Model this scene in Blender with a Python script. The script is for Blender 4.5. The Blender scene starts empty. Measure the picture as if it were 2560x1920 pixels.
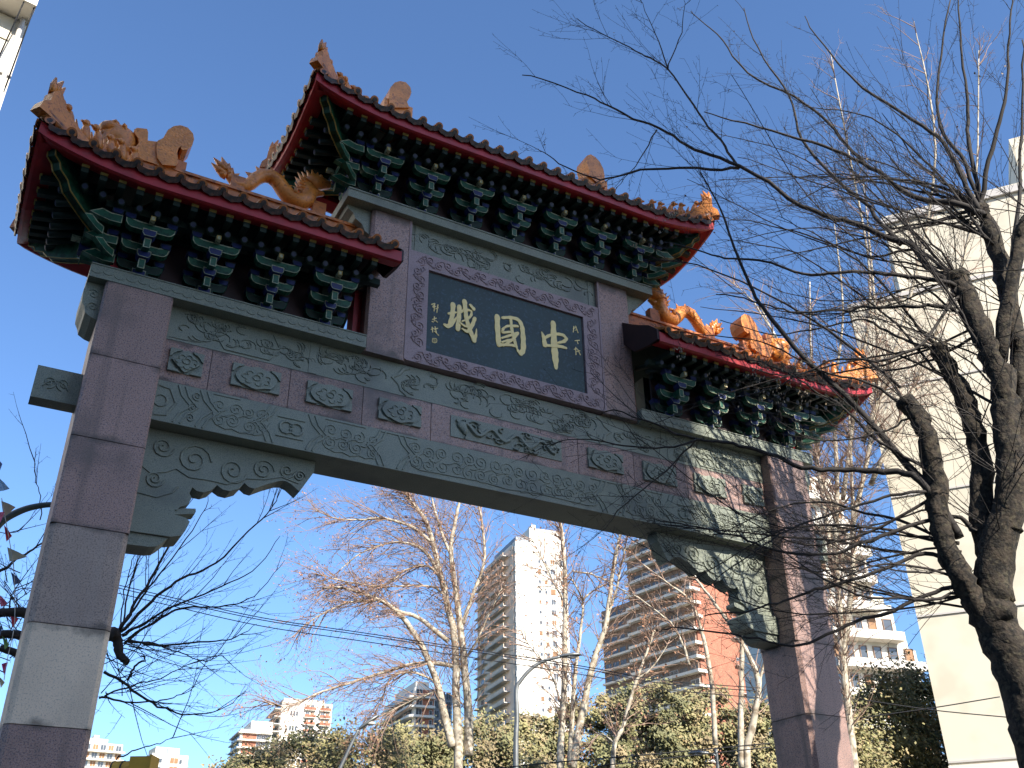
import bpy, math, random
from mathutils import Vector, Matrix
R = math.radians
sc = bpy.context.scene
rnd = random.Random(7)

# ------------------------------------------------------------------ camera
CAM = Vector((-5.52454517, -9.81776001, 1.55))
RT = Vector((0.87552326, -0.4830202, -0.01226775))
UP = Vector((-0.2294417, -0.43796291, 0.86922091))
FW = Vector((0.42522408, 0.7582084, 0.49427169))
FPX = 2478.38
cd = bpy.data.cameras.new('camera'); cam = bpy.data.objects.new('camera', cd); sc.collection.objects.link(cam)
M = Matrix.Identity(4)
for i in range(3):
    M[i][0], M[i][1], M[i][2], M[i][3] = RT[i], UP[i], -FW[i], CAM[i]
cam.matrix_world = M
cd.sensor_fit = 'HORIZONTAL'; cd.sensor_width = 36.0; cd.lens = 36.0 * FPX / 2560.0
cd.clip_start = 0.1; cd.clip_end = 3000
sc.camera = cam
# ------------------------------------------------------------------ light
SUN_AZ, SUN_EL = R(7.0), R(34.0)        # to the right of straight behind the camera
SD = Vector((math.sin(SUN_AZ) * math.cos(SUN_EL), -math.cos(SUN_AZ) * math.cos(SUN_EL), math.sin(SUN_EL)))
w = bpy.data.worlds.new('World'); sc.world = w; w.use_nodes = True
nt = w.node_tree; bg = nt.nodes['Background']
sky = nt.nodes.new('ShaderNodeTexSky'); sky.sky_type = 'NISHITA'; sky.sun_disc = False
sky.sun_elevation = SUN_EL; sky.sun_rotation = math.atan2(SD.x, SD.y)
sky.air_density = 1.0; sky.dust_density = 0.8; sky.ozone_density = 7.5
nt.links.new(sky.outputs[0], bg.inputs[0]); bg.inputs[1].default_value = 0.13
sl = bpy.data.lights.new('sun', 'SUN'); sl.energy = 5.0; sl.angle = R(0.5); sl.color = (1.0, 0.93, 0.82)
so = bpy.data.objects.new('sun', sl); sc.collection.objects.link(so); so.location = SD * 100
so.rotation_euler = SD.to_track_quat('Z', 'Y').to_euler()
vs = sc.view_settings
vs.view_transform = 'Standard'; vs.look = 'None'; vs.gamma = 1.0; vs.use_curve_mapping = False
vs.exposure = 1.0
sc.cycles.max_bounces = 6; sc.cycles.diffuse_bounces = 3; sc.cycles.glossy_bounces = 3
sc.cycles.caustics_reflective = False; sc.cycles.caustics_refractive = False

# ------------------------------------------------------------------ helpers
def ray(px, py): return FW + RT * ((px - 1280) / FPX) + UP * ((960 - py) / FPX)
def atY(px, py, Y): d = ray(px, py); return CAM + d * ((Y - CAM.y) / d.y)
def at(px, py, D): d = ray(px, py); return CAM + d * (D / math.hypot(d.x, d.y))
def crop(ox, oy, s, pts): return [(ox + a * s, oy + b * s) for a, b in pts]

def link(o): sc.collection.objects.link(o); return o
def tag(o, label=None, cat=None, group=None, kind=None):
    if label: o['label'] = label
    if cat: o['category'] = cat
    if group: o['group'] = group
    if kind: o['kind'] = kind
    return o
def empty(name, loc=(0, 0, 0), rz=0):
    o = bpy.data.objects.new(name, None); o.location = loc; o.rotation_euler = (0, 0, rz); o.empty_display_size = .2
    return link(o)
def put(name, mesh, parent=None, loc=(0, 0, 0), rot=(0, 0, 0), scale=(1, 1, 1)):
    o = bpy.data.objects.new(name, mesh); o.location = loc; o.rotation_euler = rot; o.scale = scale
    if parent: o.parent = parent
    return link(o)
def copy_tree(o, parent):
    c = o.copy(); link(c); c.parent = parent
    for ch in o.children:
        copy_tree(ch, c)
    return c

class MB:
    def __init__(s): s.v = []; s.f = []; s.m = []; s.sm = []
    def add(s, vs_, fs, m=0, smooth=False):
        b = len(s.v); s.v.extend([tuple(p) for p in vs_])
        for f in fs:
            s.f.append([b + i for i in f]); s.m.append(m); s.sm.append(smooth)
    def box(s, x0, x1, y0, y1, z0, z1, m=0):
        s.add([(x0,y0,z0),(x1,y0,z0),(x1,y1,z0),(x0,y1,z0),(x0,y0,z1),(x1,y0,z1),(x1,y1,z1),(x0,y1,z1)],
              [(0,3,2,1),(4,5,6,7),(0,1,5,4),(1,2,6,5),(2,3,7,6),(3,0,4,7)], m)
    def obox(s, c, ax, ay, az, m=0):
        c = Vector(c); ax, ay, az = Vector(ax), Vector(ay), Vector(az)
        vs_ = [c + ax*i + ay*j + az*k for k in (-1,1) for i, j in ((-1,-1),(1,-1),(1,1),(-1,1))]
        s.add(vs_, [(0,3,2,1),(4,5,6,7),(0,1,5,4),(1,2,6,5),(2,3,7,6),(3,0,4,7)], m)
    def cbox(s, x0, x1, y0, y1, z0, z1, c, m=0):
        "box with its four upright edges chamfered by c"
        p = [(x0+c,y0),(x1-c,y0),(x1,y0+c),(x1,y1-c),(x1-c,y1),(x0+c,y1),(x0,y1-c),(x0,y0+c)]
        n = 8
        s.add([(a,b,z0) for a,b in p] + [(a,b,z1) for a,b in p],
              [tuple(range(n))[::-1], tuple(range(n, 2*n))] + [(i,(i+1)%n,(i+1)%n+n,i+n) for i in range(n)], m)
    def prism(s, poly, y0, y1, m=0, f=lambda u, w, y: (u, y, w), cap=None):
        "polygon in (u,w) extruded from y0 to y1"
        n = len(poly)
        a = sum(poly[i][0]*poly[(i+1)%n][1]-poly[(i+1)%n][0]*poly[i][1] for i in range(n))
        if a < 0: poly = poly[::-1]
        cap = m if cap is None else cap
        s.add([f(u,w,y0) for u,w in poly], [tuple(range(n))], cap)
        s.add([f(u,w,y1) for u,w in poly], [tuple(range(n))[::-1]], m)
        s.add([f(u,w,y0) for u,w in poly]+[f(u,w,y1) for u,w in poly], [(i,i+n,(i+1)%n+n,(i+1)%n) for i in range(n)], m)
    def framed(s, poly, y0, y1, wd, m=0, mo=1, f=lambda u, w, y: (u, y, w), lift=.003):
        "extruded polygon whose front face carries a painted border of width wd"
        n = len(poly)
        a = sum(poly[i][0]*poly[(i+1)%n][1]-poly[(i+1)%n][0]*poly[i][1] for i in range(n))
        if a < 0: poly = poly[::-1]
        inn = []
        for i in range(n):
            p0, p1, p2 = Vector(poly[i-1]), Vector(poly[i]), Vector(poly[(i+1)%n])
            d1 = (p1-p0).normalized(); d2 = (p2-p1).normalized()
            nn = Vector((-d1.y-d2.y, d1.x+d2.x)); L = nn.length or 1; nn /= L
            k = wd / max(.5, nn.dot(Vector((-d1.y, d1.x))))
            inn.append(tuple(p1 + nn*k))
        s.add([f(u,w,y1) for u,w in poly], [tuple(range(n))[::-1]], m)
        s.add([f(u,w,y0) for u,w in poly]+[f(u,w,y1) for u,w in poly], [(i,i+n,(i+1)%n+n,(i+1)%n) for i in range(n)], m)
        s.add([f(u,w,y0) for u,w in poly]+[f(u,w,y0+lift) for u,w in inn], [(i,(i+1)%n,(i+1)%n+n,i+n) for i in range(n)], mo)
        s.add([f(u,w,y0+lift) for u,w in inn], [tuple(range(n))], m)
    def tube(s, path, rad, n=6, m=0, cap=True, smooth=True, squash=None):
        path = [Vector(p) for p in path]; k = len(path)
        if k < 2: return
        if not isinstance(rad, (list, tuple)): rad = [rad]*k
        vs_ = []; ref = None
        for i, p in enumerate(path):
            t = path[min(i+1,k-1)] - path[max(i-1,0)]
            if t.length < 1e-9: t = Vector((0,0,1))
            t.normalize()
            if ref is None:
                ref = Vector((0,0,1)) if abs(t.z) < .8 else Vector((1,0,0))
            a = t.cross(ref)
            if a.length < 1e-4: a = t.cross(Vector((0,1,.3)))
            a.normalize(); b = a.cross(t); ref = b
            for j in range(n):
                th = 2*math.pi*j/n
                vs_.append(p + (a*math.cos(th) + b*math.sin(th))*rad[i])
        fs = [(i*n+j, i*n+(j+1)%n, (i+1)*n+(j+1)%n, (i+1)*n+j) for i in range(k-1) for j in range(n)]
        s.add(vs_, fs, m, smooth)
        if cap and n > 3:
            b = len(s.v) - len(vs_)
            s.f.append([b+j for j in range(n)][::-1]); s.m.append(m); s.sm.append(False)
            s.f.append([b+(k-1)*n+j for j in range(n)]); s.m.append(m); s.sm.append(False)
    def ribbon(s, path, wd, h, y, m=0, taper=True):
        "raised carved line in a plane y=const (path in x,z); h proud towards -y"
        k = len(path)
        if k < 2: return
        vs_ = []
        for i in range(k):
            p = Vector(path[i]); t = Vector(path[min(i+1,k-1)]) - Vector(path[max(i-1,0)])
            if t.length < 1e-9: t = Vector((1,0))
            t.normalize(); nn = Vector((-t.y, t.x)); w_ = wd if not isinstance(wd,(list,tuple)) else wd[i]
            a, b = p + nn*w_*.5, p - nn*w_*.5; a2, b2 = p + nn*w_*.26, p - nn*w_*.26
            vs_ += [(a.x,y,a.y),(a2.x,y-h,a2.y),(b2.x,y-h,b2.y),(b.x,y,b.y)]
        fs = [(i*4+j, i*4+4+j, i*4+5+j, i*4+1+j) for i in range(k-1) for j in range(3)] + [(0,1,2,3), (k*4-1,k*4-2,k*4-3,k*4-4)]
        s.add(vs_, fs, m)
    def blob(s, c, rx, ry, rz, nu=8, nv=6, m=0, rot=None):
        vs_ = []; c = Vector(c)
        for i in range(nv+1):
            ph = math.pi*i/nv
            for j in range(nu):
                th = 2*math.pi*j/nu
                p = Vector((rx*math.sin(ph)*math.cos(th), ry*math.sin(ph)*math.sin(th), rz*math.cos(ph)))
                if rot: p = rot @ p
                vs_.append(c+p)
        s.add(vs_, [(i*nu+j, (i+1)*nu+j, (i+1)*nu+(j+1)%nu, i*nu+(j+1)%nu) for i in range(nv) for j in range(nu)], m, True)
    def mesh(s, name, *mats):
        me = bpy.data.meshes.new(name); me.from_pydata(s.v, [], s.f)
        for mt in mats: me.materials.append(mt)
        if len(s.f):
            me.polygons.foreach_set('material_index', s.m); me.polygons.foreach_set('use_smooth', s.sm)
        me.update(); return me
    def build(s, name, parent, *mats): return put(name, s.mesh(name, *mats), parent)

# ------------------------------------------------------------------ materials
def mat(name, col, rough=.6, var=.15, scale=4.0, speck=None, speck_scale=90., bump=0., bscale=30., stain=None, metal=0., spec=.5, streak=None, objvar=0., grime=None):
    m = bpy.data.materials.new(name); m.use_nodes = True; t = m.node_tree; N = t.nodes; L = t.links
    b = N['Principled BSDF']; b.inputs['Roughness'].default_value = rough; b.inputs['Metallic'].default_value = metal
    b.inputs['Specular IOR Level'].default_value = spec
    tc = N.new('ShaderNodeTexCoord'); co = tc.outputs['Object']
    def noise(sca, det=5):
        n = N.new('ShaderNodeTexNoise'); n.inputs['Scale'].default_value = sca; n.inputs['Detail'].default_value = det
        L.new(co, n.inputs['Vector']); return n
    def mix(fac, a, bb, f=None):
        x = N.new('ShaderNodeMix'); x.data_type = 'RGBA'
        if f: L.new(f, x.inputs['Factor'])
        else: x.inputs['Factor'].default_value = fac
        for s_, v in ((6, a), (7, bb)):
            if hasattr(v, 'default_value'): L.new(v, x.inputs[s_])
            else: x.inputs[s_].default_value = (*v, 1)
        return x.outputs[2]
    def ramp(src, a, bb):
        r = N.new('ShaderNodeMapRange'); L.new(src, r.inputs[0]); r.inputs[1].default_value = a; r.inputs[2].default_value = bb
        return r.outputs[0]
    n1 = noise(scale)
    c = mix(0, [k*(1-var) for k in col], [min(1, k*(1+var)) for k in col], ramp(n1.outputs[0], .3, .7))
    if speck:
        for i, (sc_, amt) in enumerate(speck):
            n2 = noise(speck_scale*(1+.7*i), 2)
            c = mix(0, c, sc_, ramp(n2.outputs[0], 1-amt-.12, 1-amt+.06))
    if stain:
        n3 = noise(stain[1], 6); c = mix(0, c, stain[0], ramp(n3.outputs[0], stain[2], stain[2]+.2))
    if streak:
        mp = N.new('ShaderNodeMapping'); mp.inputs['Scale'].default_value = (streak[1], streak[1], streak[1]*.06); L.new(co, mp.inputs[0])
        n4 = N.new('ShaderNodeTexNoise'); n4.inputs['Scale'].default_value = 1; n4.inputs['Detail'].default_value = 5; L.new(mp.outputs[0], n4.inputs['Vector'])
        c = mix(0, c, streak[0], ramp(n4.outputs[0], streak[2], streak[2]+.25))
    if grime:      # dirt gathered along the top and bottom joints of each block
        sx = N.new('ShaderNodeSeparateXYZ'); L.new(tc.outputs['Generated'], sx.inputs[0])
        pp = N.new('ShaderNodeMath'); pp.operation = 'PINGPONG'; pp.inputs[1].default_value = .5; L.new(sx.outputs[2], pp.inputs[0])
        ng = noise(3.5, 6); ad = N.new('ShaderNodeMath'); ad.operation = 'MULTIPLY_ADD'; L.new(ng.outputs[0], ad.inputs[0]); ad.inputs[1].default_value = -.42; L.new(pp.outputs[0], ad.inputs[2])
        mg = N.new('ShaderNodeMapRange'); L.new(ad.outputs[0], mg.inputs[0]); mg.inputs[1].default_value = -.16; mg.inputs[2].default_value = -.23; mg.inputs[3].default_value = 0; mg.inputs[4].default_value = .75
        c = mix(0, c, grime, mg.outputs[0])
    if objvar:
        oi = N.new('ShaderNodeObjectInfo'); hs = N.new('ShaderNodeHueSaturation'); mr = N.new('ShaderNodeMapRange')
        mr.inputs[3].default_value = 1-objvar; mr.inputs[4].default_value = 1+objvar; L.new(oi.outputs['Random'], mr.inputs[0]); L.new(mr.outputs[0], hs.inputs['Value']); L.new(c, hs.inputs['Color']); c = hs.outputs[0]
    L.new(c, b.inputs['Base Color'])
    if bump:
        nb = noise(bscale, 6); bp = N.new('ShaderNodeBump'); bp.inputs['Strength'].default_value = bump; bp.inputs['Distance'].default_value = .02
        L.new(nb.outputs[0], bp.inputs['Height']); L.new(bp.outputs[0], b.inputs['Normal'])
    return m

PINK = mat('pink_granite', (.38,.225,.175), .5, .10, 2.5, [((.10,.075,.08),.40),((.40,.31,.30),.38)], 70, .12, 120, ((.12,.095,.085),1.3,.54), streak=((.13,.10,.088),5,.56), objvar=.16, grime=(.075,.06,.05))
PINK_PALER = mat('paler_pink_granite', (.82,.63,.45), .6, .16, 1.6, [((.50,.38,.28),.36),((.88,.72,.55),.38)], 70, .12, 120, ((.20,.165,.15),1.4,.60), streak=((.22,.18,.16),5,.60), grime=(.10,.08,.065))
PINKM = mat('mid_pink_granite', (.47,.34,.26), .55, .18, 1.6, [((.14,.11,.10),.40),((.42,.34,.31),.38)], 70, .12, 120, ((.16,.13,.12),1.2,.58), streak=((.40,.32,.27),2.5,.54), grime=(.08,.065,.055))
PINKL = mat('pale_pink_granite', (.34,.245,.25), .55, .10, 3, [((.20,.14,.15),.36)], 80, .1, 120)
GREEN = mat('green_granite', (.225,.245,.185), .55, .12, 2.5, [((.11,.13,.12),.38),((.31,.34,.30),.36)], 90, .15, 100, ((.125,.14,.125),1.3,.60), streak=((.13,.14,.125),4,.60))
RED = mat('red_paint', (.36,.013,.020), .5, .22, 5, None, 90, .05, 40, ((.12,.006,.01),2,.62))
REDD = mat('dark_maroon_paint', (.022,.005,.006), .6, .3, 4)  # maroon taken almost to black, for the back and gable boards
GRN = mat('green_paint', (.011,.095,.055), .5, .35, 9, [((.005,.04,.025),.40)], 16, 0, 30, ((.02,.03,.02),5,.58))
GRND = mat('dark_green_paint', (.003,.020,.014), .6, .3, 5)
CREAM = mat('cream_paint', (.36,.38,.26), .55, .3, 12, [((.12,.14,.09),.38)], 22)
BLUE = mat('blue_paint', (.008,.018,.105), .45, .2, 6)
GOLD = mat('gold_paint', (.34,.23,.05), .4, .15, 6)
TILE = mat('glazed_orange_tile', (.50,.155,.035), .35, .3, 5, [((.15,.055,.02),.38)], 12, .15, 25, ((.10,.05,.03),3,.60))
TILED = mat('glazed_tile_dark', (.10,.035,.018), .5, .4, 9, [((.02,.014,.011),.48)], 14, .25, 25)  # much darker tone of the orange tile, for drip tiles and under-tile sheet
TERRA = mat('orange_ceramic', (.70,.245,.045), .33, .25, 5, [((.42,.12,.03),.34)], 30, .35, 34, ((.26,.085,.035),3,.60))
SIGN = mat('slate_sign', (.013,.037,.036), .55, .25, 2, [((.03,.065,.085),.35)], 30)
GILD = mat('gilded_letter', (.95,.72,.27), .4, .06, 20)
BARK = mat('dark_bark', (.040,.030,.021), .95, .45, 5, [((.010,.008,.006),.46),((.065,.055,.035),.36)], 12, 1.0, 26)
BARKT = mat('twig_bark', (.027,.022,.019), .85, .3, 3)
BARKD = mat('black_bark', (.045,.036,.030), .9, .3, 5, None, 90, .5, 30)
PLANE = mat('plane_bark', (.50,.44,.34), .85, .18, 2.5, [((.24,.19,.13),.42),((.62,.57,.47),.36)], 5, .3, 12)
PLANET = mat('plane_twig', (.30,.20,.15), .85, .25, 3)
LEAFB = mat('dry_leaf', (.42,.22,.13), .8, .3, 9)
SEED = mat('dry_seed', (.30,.235,.16), .8, .2, 9)
LEAF1 = mat('evergreen_leaf', (.25,.225,.095), .7, .45, .8, [((.38,.28,.14),.36)], 1.3)
LEAF2 = mat('evergreen_leaf_deep', (.18,.175,.075), .7, .45, .8)
LEAF3 = mat('brownish_leaf', (.29,.225,.12), .75, .4, .8)
WHITEW = mat('white_render_wall', (.74,.69,.60), .85, .05, .08, None, 90, 0, 30, ((.60,.56,.49),.06,.58), streak=((.58,.53,.46),.25,.58))
CREAMW = mat('cream_render_wall', (.70,.64,.51), .9, .07, .12, [((.62,.56,.44),.40)], 1.2, .1, 3, ((.55,.49,.39),.22,.56), streak=((.50,.45,.36),.9,.58))
BRICK = mat('orange_brick', (.42,.165,.10), .85, .18, .6, [((.30,.11,.07),.42)], 3)
TAN = mat('tan_render', (.78,.60,.44), .85, .12, .4)
BROWN = mat('brown_brick', (.27,.185,.135), .85, .2, .5, [((.18,.12,.09),.42)], 2)
CONC = mat('pale_concrete', (.55,.52,.49), .85, .1, .3)
GREYW = mat('grey_cladding', (.22,.25,.28), .5, .1, .3)
GLASS = mat('window_glass', (.075,.085,.095), .12, .5, .5, [((.30,.29,.26),.30)], .9, spec=.8)
SHUT = mat('wood_shutter', (.30,.16,.075), .7, .3, .4)
FRAMEW = mat('white_frame', (.7,.7,.68), .5, .05, 3)
METAL = mat('grey_metal', (.20,.21,.21), .45, .15, 5, None, 90, 0, 30, None, .6)
POLEG = mat('green_pole', (.085,.11,.105), .5, .2, 6)
WIRE = mat('black_cable', (.02,.02,.022), .6, .1, 3)
YEL = mat('yellow_housing', (.62,.36,.03), .5, .12, 6)
BLACK = mat('black_plastic', (.015,.015,.016), .5, .1, 5)
ASPH = mat('asphalt', (.055,.055,.057), .9, .2, .5, [((.09,.09,.09),.4)], 40)
PAVE = mat('pavement_stone', (.11,.105,.10), .85, .15, .6)
GRASS = mat('grass', (.040,.045,.022), .9, .3, .3)
FLAGM = {n: mat('flag_'+n, c, .8, .08, 8) for n, c in dict(sky=(.30,.48,.66), sand=(.62,.55,.42), pink=(.75,.20,.33), cream=(.66,.70,.55),
        blue=(.14,.22,.42), red=(.62,.06,.10), green=(.20,.42,.16), magenta=(.55,.07,.26)).items()}
for _m in FLAGM.values(): pass

def spiral(cx, cz, r, turns=1.6, a0=0., d=1, n=None, r0=.12):
    n = n or int(10*turns)+4
    return [(cx + r*(r0+(1-r0)*i/(n-1))*math.cos(a0+d*turns*2*math.pi*i/(n-1)), cz + r*(r0+(1-r0)*i/(n-1))*math.sin(a0+d*turns*2*math.pi*i/(n-1))) for i in range(n)]
def arc(cx, cz, r, a0, a1, n=8, rz=None):
    rz = rz or r
    return [(cx + r*math.cos(a0+(a1-a0)*i/(n-1)), cz + rz*math.sin(a0+(a1-a0)*i/(n-1))) for i in range(n)]

# ================================================================== setting
g = MB(); g.box(-900, 900, -400, 1200, -.5, 0); tag(g.build('ground', None, GRASS), kind='structure')
g = MB(); g.box(-4.2, 1.6, -120, 22, .002, .006); tag(g.build('road', None, ASPH), kind='structure')
g = MB(); g.box(-90, 90, 22, 30, .002, .007); tag(g.build('cross_street', None, ASPH), kind='structure')
for nm, x0, x1 in (('pavement_left', -8.5, -4.2), ('pavement_right', 1.6, 9.5)):
    g = MB(); g.box(x0, x1, -120, 21.5, .001, .14); tag(g.build(nm, None, PAVE), kind='structure')

# ================================================================== the gate
gate = empty('ceremonial_gate', (0, .37, 0))
tag(gate, 'tall archway of pink and green granite with three orange tiled roofs and name board', 'gate')
GL = MB()   # only for reference
YC = .37
def gp(o):
    "parent to the gate, keeping world coordinates"
    o.parent = gate; o.location = Vector(o.location) - Vector((0, YC, 0)); return o
def gbuild(mb, name, *mats): return gp(mb.build(name, None, *mats))
def mirror(o):
    c = o.copy(); link(c); c.scale = (-o.scale.x, o.scale.y, o.scale.z); c.location.x = -o.location.x
    for ch in o.children: copy_tree(ch, c)
    return c
PAIR = []      # parts of the left half to be mirrored to the right

# ---- pillars: courses of granite blocks
po = gbuild((lambda m: (m.box(-5.03,-4.366,.03,.72,-.2,7.9), m)[1])(MB()), 'pillar', PINK)
BLK = []
zs_ = [0, 1.15, 2.3, 3.277, 4.164, 5.121, 6.05, 7.0, 7.92]
for i in range(len(zs_)-1):
    m = MB(); c = .05 if zs_[i] < 5 else .022
    m.cbox(-5.058, -4.338, 0, .75, zs_[i]+.004, zs_[i+1]-.004, c)
    o = m.build('stone_block', po, PINK); BLK.append(o)
PAIR.append(po)
m = MB(); m.cbox(-5.22, -4.18, -.16, .91, 0, .55, .08); m.cbox(-5.16, -4.24, -.10, .85, .55, .72, .08)
PAIR.append(gbuild(m, 'plinth', GREEN))
# beam tenon through the pillar
m = MB(); m.box(-5.50, -5.05, .27, .47, 6.50, 6.87)
for s_ in (-1, 1): m.ribbon(spiral(-5.29+s_*.07, 6.70, .075, 1.5, 1.5, s_), .018, .012, .27)
m.ribbon(arc(-5.29, 6.60, .13, .3, 2.8), .018, .012, .27)
PAIR.append(gbuild(m, 'beam_end', GREEN))
# ---- sparrow brace under the beam end
BR = [(-2.43,6.47),(-2.435,6.337),(-2.581,6.065),(-2.69,6.14),(-2.76,6.162),(-2.825,6.148),(-2.966,6.075),(-3.088,5.999),(-3.15,6.005),(-3.207,6.044),(-3.261,5.964),
 (-3.351,5.917),(-3.43,5.922),(-3.498,5.959),(-3.551,5.889),(-3.623,5.849),(-3.7,5.851),(-3.751,5.883),(-3.771,5.811),(-3.741,5.759),(-3.767,5.679),(-3.845,5.640),(-3.87,5.60),(-4.337,5.60),(-4.337,6.47)]
m = MB(); m.prism(BR, .38, .60)
for cx, cz, r, d in ((-4.12,6.28,.12,1),(-3.78,6.20,.19,-1),(-3.35,6.16,.16,1),(-3.02,6.24,.13,-1),(-2.75,6.28,.09,1),(-4.15,5.9,.10,1),(-2.6,6.25,.07,-1)):
    m.ribbon(spiral(cx, cz, r, 1.8, d*1.2, d), .026, .018, .381)
m.ribbon([(-4.3,6.02),(-4.2,5.96),(-4.05,6.0),(-3.95,6.06),(-3.8,5.99),(-3.6,6.0),(-3.4,5.99),(-3.2,6.10),(-3.0,6.13),(-2.8,6.20),(-2.6,6.16)], .024, .014, .381)
m.ribbon([(-4.3,5.72),(-4.1,5.70),(-3.95,5.78),(-3.9,5.86)], .022, .014, .381)
br = gbuild(m, 'corner_brace', GREEN); PAIR.append(br)
m = MB(); m.prism([(-3.806,5.639),(-3.68,5.658),(-3.672,5.63),(-3.679,5.60),(-3.891,5.552),(-3.9,5.598)], .40, .58); m.build('tongue', br, GREEN)
m = MB(); m.prism([(-4.337,5.599),(-3.9,5.599),(-3.888,5.56),(-3.892,5.517),(-3.9,5.515),(-4.337,5.515)], .36, .62)
m.prism([(-4.337,5.514),(-3.87,5.512),(-3.786,5.50),(-3.735,5.464),(-3.765,5.362),(-3.8,5.30),(-3.9,5.27),(-4.337,5.262)], .30, .66)
m.prism([(-4.337,5.26),(-3.92,5.26),(-3.945,5.23),(-3.975,5.195),(-4.02,5.155),(-4.09,5.138),(-4.337,5.13)], .33, .63)
m.build('corbel', br, GREEN)

# ---- lower beam
m = MB(); m.box(-4.338, 4.338, .176, .72, 6.477, 6.963)
lb = gbuild(m, 'lower_beam', GREEN)
Yf = .1765
def hexband(m, x, d, y=Yf, zc=6.72):
    for k in range(2):
        o = k*.075
        m.ribbon([(x+d*(.0+o), zc+.225), (x+d*(.05+o), zc+.11), (x+d*(.16+o), zc), (x+d*(.05+o), zc-.11), (x+d*(.0+o), zc-.225)], .028, .013, y)
def scroll_panel(name, x0, x1, z0, z1, y, parent, mt, seed, k=None):
    r_ = random.Random(seed); m = MB(); W, H = x1-x0, z1-z0
    n = k or max(2, int(W/(H*.42)))
    for i in range(n):
        cx = x0 + W*(i+.5)/n
        for row in (0, 1):
            cz = z0 + H*(.28 if row == 0 else .72) + r_.uniform(-.015,.015); d = 1 if (i+row) % 2 else -1
            r = min(W/n*.52, H*.25)*r_.uniform(.85,1.1)
            m.ribbon(spiral(cx+r_.uniform(-.02,.02), cz, r, r_.uniform(1.4,1.9), r_.uniform(0,6), d), r*.24, .010, y)
        if i < n-1:
            m.ribbon([(cx+W/n*.1, z0+H*.5-.03), (cx+W/n*.5, z0+H*.5+r_.uniform(-.06,.06)), (cx+W/n*.9, z0+H*.5+.03)], .02, .012, y)
    m.ribbon([(x0, z0+H*.5), (x0+.05, z0+H*.12), (x0+.16, z0+.01), (x0+W*.35, z0+.03), (x0+W*.5, z0), (x0+W*.65, z0+.03), (x1-.16, z0+.01), (x1-.05, z0+H*.12), (x1, z0+H*.5)], .018, .012, y)
    return m.build(name, parent, mt)
for s_ in (-1, 1):
    m = MB()
    hexband(m, s_*4.10, -s_); hexband(m, s_*3.86, -s_); hexband(m, s_*3.00, s_); hexband(m, s_*2.62, -s_); hexband(m, s_*1.66, s_); hexband(m, s_*1.50, -s_)
    m.ribbon([(s_*4.30, 6.90),(s_*4.18, 6.88),(s_*4.10, 6.72),(s_*4.18, 6.56),(s_*4.30, 6.54)], .03, .014, Yf)
    m.ribbon(arc(s_*4.26, 6.72, .07, 0, 6.28, 12), .03, .014, Yf)
    for zz in (6.84, 6.60):
        m.ribbon([(s_*2.98, zz), (s_*2.66, zz)], .022, .013, Yf)
    m.ribbon(arc(s_*2.87, 6.72, .075, .2, 6.1, 10), .035, .018, Yf); m.ribbon(arc(s_*2.75, 6.72, .075, 3.3, 9.2, 10), .035, .018, Yf)
    for xx in (3.72, 2.42, 1.75): m.ribbon([(s_*(xx-.3 if xx>3 else xx), 6.935), (s_*(xx+.0 if xx>3 else xx-.5), 6.935)], .014, .01, Yf)
    m.build('border_carving', lb, GREEN)
    a, b = sorted((s_*3.70, s_*3.06)); scroll_panel('scroll_carving', a, b, 6.53, 6.91, Yf, lb, GREEN, 11+s_)
    a, b = sorted((s_*2.44, s_*1.74)); scroll_panel('scroll_carving', a, b, 6.53, 6.91, Yf, lb, GREEN, 21+s_)
    m = MB()
    for i in range(3): m.ribbon(spiral(s_*(3.93-.02*i), 6.58+.14*i, .055, 1.5, i, 1), .016, .012, Yf)
    m.build('scroll_carving', lb, GREEN)
scroll_panel('scroll_carving', -1.36, 1.36, 6.53, 6.91, Yf, lb, GREEN, 5, 15)

# ---- pink row with plaques
m = MB(); m.box(-4.338, 4.338, .20, .70, 6.9635, 7.489)
row = gbuild(m, 'panel_course', PINK)
JX = [-4.338, -3.80, -2.885, -1.978, -1.077, 1.077, 1.978, 2.885, 3.80, 4.338]
for i in range(9):
    m = MB(); m.box(JX[i]+.004, JX[i+1]-.004, .180, .21, 6.966, 7.486); m.build('stone_slab', row, PINK)
def cloud_poly(cx, cz, w_, h_, n=40, k=6, a=.07, diamond=False):
    out = []
    for i in range(n):
        t = 2*math.pi*i/n
        if diamond:
            q = 1/(abs(math.cos(t))+abs(math.sin(t))); r1 = q*(1+a*.7*abs(math.sin(k*t)))
        else:
            q = 1/max(abs(math.cos(t)), abs(math.sin(t)))**.35/(abs(math.cos(t))**1.3+abs(math.sin(t))**1.3)**.55; r1 = q*(1+a*abs(math.sin(k*t*.5+.3)))
        out.append((cx+w_*.5*r1*math.cos(t), cz+h_*.5*r1*math.sin(t)))
    return out
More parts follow.
